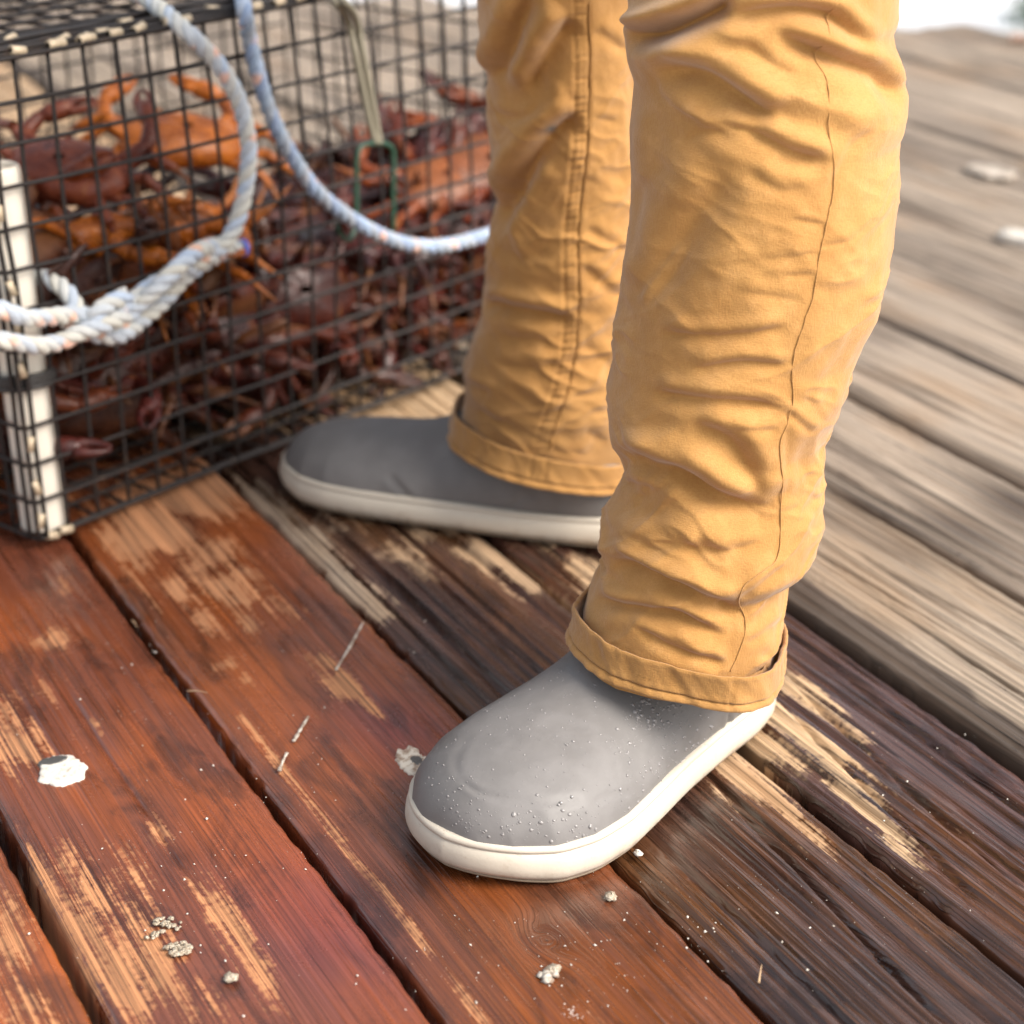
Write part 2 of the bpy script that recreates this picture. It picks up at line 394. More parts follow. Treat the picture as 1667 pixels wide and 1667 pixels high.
    if k == 2:
        cq, cp = qp(480, 870); f = np.exp(-((qf - cq) / .05) ** 2 - ((pf_ - cp) / .22) ** 2)[:, None]
        dcol[:, :3] = dcol[:, :3] * (1 - f) + np.array([.30, .235, .175]) * f
    base_dry = {-1: .05, 0: .0, 1: .0, 2: -.02, 3: .0}.get(k, .92)
    dm = np.full(n, base_dry)
    if i in dry_spots: dm = np.maximum(dm, blobs(qf, pf_, dry_spots[i]))
    if k == 3: dm = np.maximum(dm, .9 * sstep(1.75, 2.0, pf_))
    if k == 2: dm = np.maximum(dm, .9 * sstep(1.95, 2.1, pf_))
    if k in (1,): dm = np.maximum(dm, .7 * sstep(1.85, 2.2, pf_))
    if k == 1: dm = np.maximum(dm, .56 * np.exp(-((qf - qa - .024) / .006) ** 2) * sstep(.3, .6, fbm(pf_ * 9, qf * 0, 161, 3)))
    if k < -1 or k == 0: dm = np.maximum(dm, .95 * sstep(2.3, 2.6, pf_))
    if k < -1: dm = np.maximum(dm, .9 * sstep(1.7, 1.9, pf_))
    st = blobs(qf, pf_, stains[i]) if i in stains else np.zeros(n)
    if k == 4: st = st + .95 * sstep(.42, .58, np.exp(-((qf - qa) / .046) ** 2) + .7 * (fbm(qf * 60, pf_ * 9, 150, 4) - .5))
    if k >= 4: st = st + .5 * sstep(.52, .70, fbm(qf * 14, pf_ * 2.5, 130 + i, 3))
    spk = blobs(qf, pf_, specks[i]) if i in specks else np.zeros(n)
    mk = np.stack([dm, np.clip(st, 0, 1), spk, np.ones(n)], 1)
    AW.append(wcol); AD.append(dcol); AM.append(mk)
    AG.append(np.stack([wq.ravel(), pf_, np.full(n, float(i))], 1))
# joists under the planks
jb = []
for pj in np.arange(0.2, 2.7, .6):
    a0 = -1.6 * EV + pj * DV; a1 = 3.2 * EV + pj * DV
    for (s, zz) in ((-.04, -.25), (.04, -.25), (.04, -.062), (-.04, -.062)):
        jb.append([a0 + s * DV, a1 + s * DV, zz])
jv = []
for r_ in jb: jv += [[*r_[0], r_[2]], [*r_[1], r_[2]]]
jf = []
for j in range(len(jb) // 4):
    o_ = j * 8
    jf += [[o_, o_ + 1, o_ + 3, o_ + 2], [o_ + 2, o_ + 3, o_ + 5, o_ + 4], [o_ + 4, o_ + 5, o_ + 7, o_ + 6], [o_ + 6, o_ + 7, o_ + 1, o_]]
VV.append(np.array(jv)); FF.append(np.array(jf) + nv)
nj = len(jv)
AW.append(np.tile([.03, .02, .015, 1], (nj, 1))); AD.append(np.tile([.1, .08, .06, 1], (nj, 1))); AM.append(np.tile([0, 0, 0, 1.], (nj, 1))); AG.append(np.array(jv))
deck = mesh('deck', np.vstack(VV), np.vstack(FF), M_DECK, None, True, {'wetc': np.vstack(AW), 'dryc': np.vstack(AD), 'mask': np.vstack(AM), 'gr': np.vstack(AG)})
tag(deck, 'wet and weathered timber pier deck of long planks', None, None, 'structure')

# ------------------------------------------------------------------ water and far bank
m, t, b = mat('pale_water', (0.72, 0.74, 0.76), 0.15)
bump(t, b, noise(t, scaled(t, objco(t), (1, 2.2, 1)), 2.2, 4, 0.55), 0.05, 0.6)
yy = np.array([[-3000, -200, -1.5], [3000, -200, -1.5], [3000, 3000, -1.5], [-3000, 3000, -1.5]], float)
wat = mesh('water', yy, np.array([[0, 1, 2, 3]]), m, None, False)
tag(wat, 'pale bright water beyond the pier edge', None, None, 'structure')

# ================================================================== PERSON: boots
m, t, b = mat('grey_rubber', (0.225, 0.205, 0.20), 0.42)
oc = objco(t)
n1 = noise(t, oc, 28, 4, 0.6); n2 = noise(t, oc, 420, 3, 0.6)
cc = mixc(t, rng(t, n1, 0.35, 0.7), (0.142, 0.135, 0.131), (0.170, 0.162, 0.158))
L(t, cc, b.inputs['Base Color'])
L(t, rng(t, n1, 0.3, 0.7, 0.47, 0.64), b.inputs['Roughness']); b.inputs['Specular IOR Level'].default_value = 0.35
bump(t, b, math_(t, 'ADD', math_(t, 'MULTIPLY', n2, 0.25), noise(t, oc, 90, 2)), 0.0006, 0.4)
M_RUB = m
m, t, b = mat('offwhite_sole', (0.72, 0.65, 0.545), 0.55)
oc = objco(t)
n1 = noise(t, oc, 45, 5, 0.65)
sx = N(t, 'ShaderNodeSeparateXYZ'); L(t, oc, sx.inputs[0])
dirt = math_(t, 'MULTIPLY', rng(t, sx.outputs[2], .020, .004), rng(t, noise(t, scaled(t, oc, (1, 1, .35)), 70, 5, .7), .42, .68))
c_ = mixc(t, rng(t, n1, 0.58, 0.75), (0.50, 0.448, 0.37), (0.43, 0.365, 0.285))
c_ = mixc(t, math_(t, 'MULTIPLY', rng(t, noise(t, scaled(t, oc, (1, 1, 2.5)), 130, 4, .7), .62, .70), .5), c_, (.35, .27, .19))
L(t, mixc(t, math_(t, 'MULTIPLY', dirt, .55), c_, (.26, .17, .10)), b.inputs['Base Color'])
bump(t, b, noise(t, oc, 300, 3), 0.0004, 0.4)
M_SOLE = m
M_OUT = mat('worn_outsole', (0.22, 0.17, 0.12), 0.7)[0]
M_DROP = mat('water_drop', (.20, .19, .186), 0.10)[0]

SS = np.array([0, .012, .035, .08, .16, .30, .45, .58, .70, .80, .88, .94, .975, .993, 1.0])
WL = np.array([0, .018, .030, .039, .0455, .048, .053, .060, .0655, .0645, .056, .041, .026, .013, 0])   # outer side
WM = np.array([0, .018, .030, .039, .0455, .052, .057, .0625, .0655, .0645, .057, .043, .028, .014, 0])   # inner side
def boot(parent, toe, ax, Lb, wsc, zs, full, shaft, side, strokes, drops, name_label):
    """side=+1: the outer side is to the right of the heel-to-toe direction"""
    ax = np.array(ax, float); ax /= np.hypot(*ax)
    lat = np.array([ax[1], -ax[0]]) * side                  # towards the outer side
    heel = np.array(toe) - ax * Lb
    def W2(s, l, z): return np.stack([heel[0] + ax[0] * s * Lb + lat[0] * l * wsc, heel[1] + ax[1] * s * Lb + lat[1] * l * wsc, z * zs + 0 * s], -1)
    # ---- upper: sections swing from upright at the toe to level at the shaft
    key = [  # sT, zT, sB, zB, half width scale, shaft blend
        (.984, .030, .984, .022, .0, 0), (.974, .043, .976, .020, 1, 0), (.955, .053, .957, .020, 1, 0), (.92, .0625, .925, .020, 1, 0), (.86, .0715, .87, .020, 1, 0), (.77, .0785, .77, .020, 1, 0.0),
        (.69, .083, .66, .020, 1, .04), (.62, .0875, .54, .020, 1, .10), (.575, .0925, .42, .020, 1, .2), (.545, .097, .29, .020, 1, .32), (.52, .102, .17, .020, 1, .45),
        (.498, .107, .07, .024, 1, .6), (.48, .112, .03, .042, 1, .8), (.46, .114, .045, .068, 1, .95), (.452, .119, .085, .088, 1, 1), (.445, .123, .125, .103, 1, 1)]
    K = crom(key, 170)
    nv_ = 80
    a = np.linspace(0, 1, nv_ // 2 + 1); v = (1 - np.cos(np.pi * a)) / 2
    rows = []
    for (sT, zT, sB, zB, ws, bl) in K:
        bl = min(max(bl, 0), 1)
        smid = sB * .85 + sT * .15
        wl = np.interp(smid, SS, WL) - .0035; wm = np.interp(smid, SS, WM) - .0035
        wl, wm = max(wl, .0005), max(wm, .0005)
        wl = wl * (1 - bl) + (.056 + shaft) * bl; wm = wm * (1 - bl) + (.056 - shaft) * bl
        ff = (1 - v ** (2.3 * full)) ** (.60 / full ** .7); fs = np.sqrt(np.clip(1 - (2 * v - 1) ** 2, 0, 1))
        fo = ff * (1 - bl) + fs * bl
        s_ = sB + (sT - sB) * v; z_ = zB + (zT - zB) * v
        A = W2(s_, fo * wl, z_); B = W2(s_, -fo * wm, z_)
        rows.append(np.vstack([A, B[::-1][1:-1]]))
    V = np.array(rows); nr, nc = V.shape[:2]
    flat = V.reshape(-1, 3)
    # normals for the creases
    du = np.roll(V, -1, 1) - np.roll(V, 1, 1); dk = np.gradient(V, axis=0)
    nn = np.cross(du, dk); nn /= np.linalg.norm(nn, axis=2)[..., None] + 1e-12
    cen = V.mean(1, keepdims=True)
    sg = np.sign(((V - cen) * nn).sum(2, keepdims=True)); sg[sg == 0] = 1
    nn = (nn * sg).reshape(-1, 3)
    pj = PROJ(flat)
    disp = np.zeros(len(flat))
    face = sstep(0, .3, ((CAM - flat) * nn).sum(1) / np.linalg.norm(CAM - flat, axis=1))
    for (pts, wd, am) in strokes: disp -= am * stroke(pj, pts, wd) * face
    flat2 = flat + nn * disp[:, None]
    fc = grid_faces(nr, nc)
    if side > 0: fc = fc[:, ::-1]
    up = mesh('boot', flat2, fc, M_RUB, parent)
    tag(up, name_label)
    # ---- sole
    th = np.linspace(0, 1, 181)
    sl_ = np.interp(th, np.linspace(0, 1, 400), np.interp(np.linspace(0, 1, 400), np.linspace(0, 1, 400), (1 - np.cos(np.linspace(0, np.pi, 400))) / 2))
    out = np.stack([sl_, np.interp(sl_, SS, WL)], 1); inn = np.stack([sl_, -np.interp(sl_, SS, WM)], 1)
    O = np.vstack([out, inn[::-1][1:-1]])
    # smooth the outline
    O[:, 0] *= .35
    for _ in range(14): O = .5 * O + .25 * (np.roll(O, 1, 0) + np.roll(O, -1, 0))
    T = np.roll(O, -1, 0) - np.roll(O, 1, 0); T /= np.linalg.norm(T, axis=1)[:, None] + 1e-12
    Nn = np.stack([-T[:, 1], T[:, 0]], 1)
    if ((O - O.mean(0)) * Nn).sum() < 0: Nn = -Nn
    tz = O[:, 0] / .35
    toe_up = .006 * sstep(.86, 1.0, tz)
    def ring(ins, z, rel=True):
        p = O + Nn * ins
        zz = np.full(len(O), z) + toe_up * (1 - min(z / .03, 1) * .6) + .0035 * sstep(.30, .0, tz) * (z / .03)
        return W2(p[:, 0] / .35, p[:, 1], zz)
    prof = [(-.03, .0012), (-.006, .0012), (-.0035, .0022), (-.0025, .0040), (-.0032, .0046)]
    ro = [ring(*x) for x in prof]
    ou = mesh('outsole', np.vstack(ro), grid_faces(len(ro), len(O)), M_OUT, up)
    prof = [(-.012, .0050), (-.0034, .0052), (-.0012, .0062), (.0006, .0095), (.0012, .014), (.0008, .0195), (-.0004, .0240), (-.0016, .0258), (-.0022, .0264), (-.0012, .0271), (-.0010, .0288), (-.0018, .0304), (-.0030, .0313), (-.0058, .0316), (-.012, .030), (-.03, .028)]
    ro = [ring(*x) for x in prof]
    so_ = mesh('sole', np.vstack(ro), grid_faces(len(ro), len(O)), M_SOLE, up)
    # ---- drops of water clinging to the rubber
    if drops:
        mb = MB(); r2 = random.Random(3)
        base, fcs = [], []
        for (x0, y0, sx, sy, cnt, rmin, rmax) in drops:
            dd = ((pj[:, 0] - x0) / sx) ** 2 + ((pj[:, 1] - y0) / sy) ** 2
            idx = np.where((dd < 1) & (face > .6))[0]
            if len(idx) == 0: continue
            for _ in range(cnt):
                i_ = idx[r2.randrange(len(idx))]
                p = flat2[i_]; n_ = nn[i_]
                T_ = np.cross(n_, [0.3, .2, 1]); T_ /= np.linalg.norm(T_); B_ = np.cross(n_, T_)
                p = p + T_ * r2.uniform(-.0025, .0025) + B_ * r2.uniform(-.0025, .0025)
                r_ = rmin + (rmax - rmin) * r2.random() ** 2.5
                e1, e2 = r2.uniform(.8, 1.5), r2.uniform(.8, 1.2)
                Vd = []
                for (el, q_) in ((0, 1.0), (.35, .92), (.7, .70), (.95, .32)):
                    for a_ in range(8):
                        an = a_ * math.pi / 4
                        Vd.append(p + r_ * (q_ * (math.cos(an) * T_ * e1 + math.sin(an) * B_ * e2) + n_ * el * .55))
                mb.add(np.array(Vd), np.vstack([grid_faces(4, 8), [[24, 25, 26, 27], [24, 27, 28, 31], [28, 29, 30, 31]]]))
        d_ = mb.build('water_drops', M_DROP, up); d_['kind'] = 'stuff'
    return up
person = empty('person', (0.12, 1.55, 0))
tag(person, 'person in rolled mustard canvas trousers and grey rubber ankle boots standing beside the crab trap', 'person')
TOE_N, AX_N, L_N = (-.0500, 1.2290), (-.655, -.756), .374
TOE_F, AX_F, L_F = (-.2375, 1.987), (-.912, .410), .410
near_boot = boot(person, TOE_N, AX_N, L_N, 1.32, 1.08, 1.12, .004, -1,
    [([(745, 1265), (780, 1290), (840, 1302), (905, 1306), (965, 1304)], 5, .0010), ([(965, 1308), (995, 1293), (1035, 1290)], 5, .0008),
     ([(745, 1265), (742, 1235), (765, 1195)], 6, .0006), ([(1192, 1150), (1183, 1185), (1168, 1215), (1150, 1232)], 2.6, .0022), ([(850, 1230), (900, 1215), (960, 1235)], 12, .0006),
     ([(1060, 1290), (1085, 1270), (1100, 1240)], 7, .0006), ([(870, 1190), (900, 1180), (960, 1185)], 9, .0005)],
    [(950, 1180, 170, 110, 300, .0003, .0010), (1080, 1220, 90, 90, 170, .0004, .0018), (980, 1330, 150, 45, 130, .0004, .0016), (820, 1260, 130, 110, 260, .0003, .0010), (1070, 1160, 45, 30, 90, .0005, .0018)],
    'wet grey boot nearest the camera with drops on its toe')
far_boot = boot(person, TOE_F, AX_F, L_F, 1.16, .98, 1.0, .0, 1,
    [([(630, 770), (655, 800), (675, 826)], 6, .0018), ([(870, 800), (845, 815), (825, 832)], 5, .0016)], None, 'grey boot beside the trap, toe pointing left')

# ================================================================== PERSON: trousers
m, t, b = mat('mustard_canvas', (0.50, 0.27, 0.09), 0.85)
oc = objco(t)
n1 = noise(t, oc, 9, 4, 0.6); n2 = noise(t, oc, 55, 4, 0.6)
sepx = N(t, 'ShaderNodeSeparateXYZ'); L(t, oc, sepx.inputs[0])
wv1 = noise(t, scaled(t, oc, (900, 900, 260)), 1, 2, 0.5)
wv2 = noise(t, scaled(t, oc, (260, 260, 1300)), 1, 2, 0.5)
weave = math_(t, 'ADD', wv1, wv2)
c0 = mixc(t, rng(t, n1, 0.35, 0.68), (0.345, 0.168, 0.038), (0.415, 0.214, 0.056))
c0 = mixc(t, math_(t, 'MULTIPLY', rng(t, n2, 0.45, 0.75), 0.35), c0, (0.52, 0.285, 0.10))
c0 = mixc(t, math_(t, 'MULTIPLY', rng(t, weave, 0.8, 1.25), 0.35), c0, (0.30, 0.125, 0.025))
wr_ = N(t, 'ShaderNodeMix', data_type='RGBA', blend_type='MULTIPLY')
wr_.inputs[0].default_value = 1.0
L(t, c0, wr_.inputs[6]); L(t, attr(t, 'cloth_tint'), wr_.inputs[7])
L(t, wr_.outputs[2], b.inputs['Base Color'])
b.inputs['Sheen Weight'].default_value = 0.25; b.inputs['Sheen Roughness'].default_value = 0.5
bump(t, b, math_(t, 'ADD', weave, math_(t, 'MULTIPLY', n2, 0.8)), 0.0007, 0.5)
M_PANT = m
M_THREAD = mat('seam_thread', (0.50, 0.25, 0.07), 0.8)[0]

def yof(z, z0, y0, k): return y0 + k * (z - z0)
def leg(edgeL, edgeR, y_bot, y0, z0, k, strokes, ridges, hip, seed, depth=1.06):
    eL = np.array(edgeL, float); eR = np.array(edgeR, float)
    ys = np.concatenate([np.arange(y_bot, -60, -2.4)])
    xl = np.interp(ys, eL[::-1, 1] if eL[0, 1] > eL[-1, 1] else eL[:, 1], eL[::-1, 0] if eL[0, 1] > eL[-1, 1] else eL[:, 0])
    xr = np.interp(ys, eR[::-1, 1] if eR[0, 1] > eR[-1, 1] else eR[:, 1], eR[::-1, 0] if eR[0, 1] > eR[-1, 1] else eR[:, 0])
    ker = np.exp(-np.linspace(-2, 2, 9) ** 2); ker /= ker.sum()
    sm = lambda x: np.convolve(np.pad(x, 4, mode='edge'), ker, 'valid')
    xl, xr = sm(xl), sm(xr)
    # the round depth follows a smoother version of the width
    ker2 = np.exp(-np.linspace(-2, 2, 41) ** 2); ker2 /= ker2.sum()
    wd = np.convolve(np.pad(xr - xl, 20, mode='edge'), ker2, 'valid')
    rings = []; nc = 240
    an = np.linspace(0, 2 * np.pi, nc, endpoint=False)
    for x0, x1, yy_, ww in zip(xl, xr, ys, wd):
        xc = (x0 + x1) / 2; Y = y0
        for _ in range(4): P = AT(xc, yy_, Y); Y = yof(P[2], z0, y0, k)
        tt = P[1] / ray(xc, yy_)[1]
        rx = (x1 - x0) / 2 / F * tt; ry = ww / 2 / F * tt * depth
        # the outline rays graze the ring: keep the seen width true
        rings.append([P[0], P[1], P[2], rx * .995, ry])
    last = rings[-1]; zt = .93
    for f in np.linspace(0, 1, 26)[1:]:
        e = f * f * (3 - 2 * f)
        rings.append([last[0] + (hip[0] - last[0]) * f, last[1] + (hip[1] - last[1]) * f, last[2] + (zt - last[2]) * f, last[3] + (hip[2] - last[3]) * e, last[4] + (hip[3] - last[4]) * e])
    rg = np.array(rings); nr = len(rg)
    ca, sa = np.cos(an), np.sin(an)
    V = np.stack([rg[:, 0, None] + rg[:, 3, None] * ca, rg[:, 1, None] + rg[:, 4, None] * sa, np.repeat(rg[:, 2, None], nc, 1)], -1)
    flat = V.reshape(-1, 3)
    nn = np.stack([np.tile(ca, nr), np.tile(sa, nr), np.zeros(nr * nc)], 1)
    vd = CAM - flat; vd /= np.linalg.norm(vd, axis=1)[:, None]
    fc_ = (vd * nn).sum(1)
    face = sstep(-.05, .35, fc_)
    pj = PROJ(flat); dp = np.zeros(len(flat))
    sc = (CAM[1] + flat[:, 1]) / 1.02 / F
    for (pts, wd_, am) in strokes:
        ln = sum(math.dist(pts[q_], pts[q_ + 1]) for q_ in range(len(pts) - 1))
        if wd_ > 5: am = am * (.5 if ln < 130 else .9)
        dp -= stroke(pj, pts, wd_ * 1.1, sharp=wd_ > 5) * wd_ * am * np.interp(wd_, [4, 9, 14], [1.1, 1.1, 1.3]) * sc * face
    for (pts, wd_, am) in ridges: dp += stroke(pj, pts, wd_) * wd_ * am * sc * face
    A = np.tile(an, nr); Z = flat[:, 2]
    cx_, cy_ = np.cos(A) * 1.3, np.sin(A) * 1.3
    generic = .010 * (fbm(Z * 16 + cx_ * .9 + seed, cy_ * 1.1 + Z * 5, seed, 3) - .5)
    soft = .006 * (fbm(Z * 13 + cx_ * 1.2, cy_ * 1.5 + cx_ + seed, seed + 5, 3) - .5) + .0007 * (fbm(Z * 60 + cx_ * 4, cy_ * 6, seed + 9, 3) - .5)
    uu = A * .085; vv = Z + .25 * np.sin(A * 2 + seed) * .03
    wp = .010 * (fbm(uu * 22 + seed, vv * 22, seed + 21, 2) - .5)
    rd = 1 - np.abs(2 * fbm(vv * 30 + uu * 9 + wp * 60, uu * 9 - vv * 2 + seed, seed + 31, 3) - 1)
    rd2 = 1 - np.abs(2 * fbm(vv * 24 - uu * 14 + wp * 60, uu * 8 + vv * 3 + seed, seed + 41, 3) - 1)
    amp_ = .0035 * (.35 + .65 * sstep(.55, .18, Z)) * (.3 + sstep(.35, .7, fbm(uu * 14, vv * 12, seed + 51, 2)))
    dp = dp + amp_ * (np.clip(rd, .55, 1) ** 4 + .7 * np.clip(rd2, .55, 1) ** 4 - .5)
    dp = dp + generic * (1 - face) * sstep(.1, -.5, fc_) + soft * (.25 + .75 * face)
    flat = flat + nn * dp[:, None]
    return flat, grid_faces(nr, nc), pj, nn, rg
near_L = [(1000, -300), (1021, -60), (1021, 0), (1025, 27), (1014, 51), (1021, 96), (1032, 135), (1027, 180), (1024, 210), (1027, 300), (1026, 351), (1018, 420), (1009, 485), (999, 562), (988, 630), (991, 697), (1004, 738), (1017, 770), (1010, 790), (988, 832), (974, 868), (978, 895), (986, 909), (966, 950), (957, 981), (950, 1010), (948, 1060)]
near_R = [(1490, -300), (1465, -60), (1462, 0), (1462, 24), (1453, 48), (1455, 72), (1464, 93), (1468, 120), (1477, 147), (1476, 180), (1468, 206), (1462, 220), (1461, 270), (1458, 330), (1452, 390), (1444, 435), (1431, 492), (1416, 519), (1395, 561), (1383, 600), (1377, 633), (1359, 666), (1342, 696), (1338, 735), (1335, 780), (1336, 855), (1331, 892), (1309, 907), (1280, 918), (1278, 969), (1268, 1020), (1260, 1060)]
S_near = [  # (points, width, depth)
    ([(1012, 62), (1055, 56), (1090, 44), (1150, 21), (1195, -6)], 16, 2.4), ([(1167, 34), (1272, 16), (1347, 24), (1377, 45), (1413, 82)], 14, 1.1),
    ([(1255, 52), (1332, 85), (1392, 107), (1437, 130), (1470, 180)], 16, 1.2), ([(1205, 60), (1257, 105), (1302, 127)], 10, .6),
    ([(1062, 104), (1150, 127), (1210, 165), (1262, 202)], 21, 1.0), ([(1058, 118), (1075, 156), (1120, 186), (1148, 199)], 9, .7),
    ([(1150, 196), (1227, 222), (1287, 249), (1352, 267)], 15, 1.1), ([(1110, 232), (1153, 212), (1190, 230)], 8, .6), ([(1220, 272), (1240, 295), (1275, 311), (1315, 306)], 11, .5),
    ([(1190, 285), (1135, 350), (1095, 420), (1065, 490)], 30, .45), ([(1040, 290), (1036, 360), (1030, 430)], 12, .5),
    ([(1285, 357), (1345, 367)], 6, .7), ([(1335, 403), (1395, 389)], 7, .5), ([(1235, 427), (1335, 410)], 8, .5), ([(1275, 451), (1330, 446)], 6, .6), ([(1200, 475), (1315, 493)], 9, .45),
    ([(1070, 540), (1172, 550), (1290, 534)], 11, .7), ([(1125, 604), (1208, 592), (1285, 599)], 10, .8), ([(1060, 640), (1150, 653), (1280, 662)], 13, .85), ([(1190, 697), (1273, 702)], 7, .7),
    ([(1120, 690), (1186, 720), (1217, 765), (1240, 818)], 20, .7), ([(995, 728), (1051, 757), (1105, 772), (1172, 812), (1268, 836)], 20, 1.35), ([(1012, 783), (1065, 795)], 8, 1.4), ([(1040, 812), (1090, 790)], 7, .7),
    ([(978, 900), (1060, 936), (1150, 976), (1205, 992)], 15, 1.3), ([(962, 973), (1033, 990), (1105, 1000), (1182, 1040)], 12, 1.1), ([(1028, 1015), (1087, 1053), (1150, 1072), (1182, 1082)], 9, .9),
    ([(1278, 668), (1325, 706)], 7, 1.1), ([(1283, 690), (1276, 770)], 7, .7), ([(1205, 978), (1240, 950), (1282, 918)], 9, 1.0), ([(1211, 1050), (1284, 1006)], 8, .7), ([(1262, 835), (1300, 825)], 6, .6),
    ([(1392, 520), (1370, 580), (1330, 630)], 9, .4), ([(1310, 640), (1345, 690)], 6, .6), ([(1300, 740), (1320, 800), (1330, 860)], 8, .4), ([(1090, 880), (1180, 900), (1250, 880)], 14, .35), ([(1420, 210), (1380, 250), (1340, 330)], 10, .3)]
R_near = [([(1045, 100), (1100, 84), (1180, 62), (1250, 48)], 20, .5), ([(1180, 108), (1260, 142), (1350, 172), (1445, 205)], 22, .5), ([(1100, 880), (1010, 850), (1000, 820)], 16, .4), ([(1045, 170), (1042, 240), (1050, 300)], 16, .4),([(1080, 165), (1170, 200), (1240, 235), (1320, 258)], 12, .5), ([(1110, 395), (1075, 445), (1042, 500)], 7, .7), ([(1000, 850), (1090, 850), (1200, 880)], 24, .35), ([(1015, 720), (1060, 715), (1110, 705)], 12, .4), ([(1040, 955), (1110, 985), (1170, 1010)], 9, .4), ([(1020, 990), (1070, 1020), (1130, 1040)], 8, .4)]
seam_near = [(1362, -60), (1359, 0), (1347, 33), (1336, 63), (1328, 99), (1341, 129), (1344, 195), (1352, 261), (1353, 315), (1341, 360), (1329, 420), (1316, 492), (1303, 535), (1286, 598), (1287, 650), (1279, 690), (1265, 720), (1264, 770), (1266, 823), (1262, 904), (1235, 928), (1204, 954), (1199, 981), (1208, 1010), (1200, 1057), (1184, 1096)]
S_near.append((seam_near, 3.0, .15))
yN = 1.385
vN, fN, pN, nN, rN = leg(near_L, near_R, 1062, yN, .111, .20, S_near, R_near, (.20, 1.60, .12, .125), 3)

far_L = [(770, -300), (775, -60), (776, 0), (781, 45), (789, 105), (796, 128), (791, 180), (799, 240), (807, 300), (809, 330), (800, 360), (793, 405), (787, 480), (784, 517), (766, 562), (753, 594), (755, 616), (757, 640), (752, 665), (752, 720)]
far_R = [(1062, -300), (1055, -60), (1050, 0), (1050, 140), (1052, 300), (1046, 420), (1042, 560), (1046, 640), (1050, 720)]
S_far = [([(864, -20), (835, 75), (800, 132)], 18, 1.0), ([(938, 30), (895, 81), (860, 152)], 20, 1.0), ([(790, 179), (850, 192), (885, 165)], 8, .8), ([(950, 186), (904, 216), (850, 285), (803, 376)], 19, 1.2), ([(968, 48), (1020, 84)], 10, .7),
    ([(962, 190), (1005, 199)], 7, .6), ([(950, 370), (1025, 412)], 9, .7), ([(940, 426), (988, 468), (1010, 484)], 11, .8), ([(780, 488), (848, 505), (932, 520)], 12, 1.2), ([(806, 548), (905, 555)], 11, .5),
    ([(752, 618), (800, 642)], 8, 1.1), ([(778, 664), (820, 694)], 7, .8), ([(950, 700), (990, 722)], 8, .7), ([(895, 728), (955, 742)], 7, .7), ([(800, 590), (860, 600), (910, 590)], 10, .5), ([(800, 400), (850, 420), (900, 410)], 12, .4), ([(950, 560), (1000, 600)], 10, .5), ([(800, 240), (815, 270), (810, 300)], 8, .4)]
R_far = [([(900, 250), (860, 320), (830, 390)], 12, .5)]
seam_far = [(958, -60), (958, 0), (958, 180), (952, 270), (941, 390), (942, 495), (938, 562), (927, 621), (912, 666), (900, 700), (893, 735)]
seam_far2 = [(x - 22, y + 2) for (x, y) in seam_far]
S_far += [(seam_far, 2.6, .9), (seam_far2, 2.6, .8)]
cs1, cs2 = crom(seam_far, 60), crom(seam_far2, 60)
for j in range(1, 59):                                     # the puckered felled seam
    o_ = rnd.uniform(-2, 2)
    S_far.append(([cs2[j] + (-2 + rnd.uniform(-4, 2), o_), cs1[j] + (-2, o_ + rnd.uniform(-4, 1))], 2.6, rnd.uniform(.35, .8)))
yF = G(850, 840)[1]
vF, fF, pF, nF, rF = leg(far_L, far_R, 722, yF + .01, AT(905, 708, yF)[2], -.18, S_far, R_far, (.115, 1.78, .12, .125), 11)
# pelvis closes both legs at the waist
tintN = np.ones((len(vN), 4))
tintF = np.ones((len(vF), 4)); fr_ = (nF * (CAM - vF)).sum(1) > 0
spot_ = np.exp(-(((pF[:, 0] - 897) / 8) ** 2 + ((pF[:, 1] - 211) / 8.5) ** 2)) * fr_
tintF[:, :3] = (1 - .9 * spot_[:, None]) * (1 - .22 * sstep(.26, .12, vF[:, 2] + .03 * fbm(vF[:, 0] * 25, vF[:, 2] * 25, 4, 3)))[:, None]  # dark tar spot, and cloth tone darker towards the hem
mbp = MB(); mbp.add(vN, fN, tintN); mbp.add(vF, fF, tintF)
pr = []
for (z, rx, ry) in ((.86, .13, .20), (.92, .15, .215), (.99, .15, .20), (1.05, .145, .18), (1.055, .001, .001)):
    an = np.linspace(0, 2 * np.pi, 48, endpoint=False)
    pr.append(np.stack([.157 + rx * np.cos(an), 1.69 + ry * np.sin(an), np.full(48, z)], 1))
mbp.add(np.vstack(pr), grid_faces(5, 48))
trousers = mbp.build('trousers', M_PANT, person, True, 'cloth_tint')

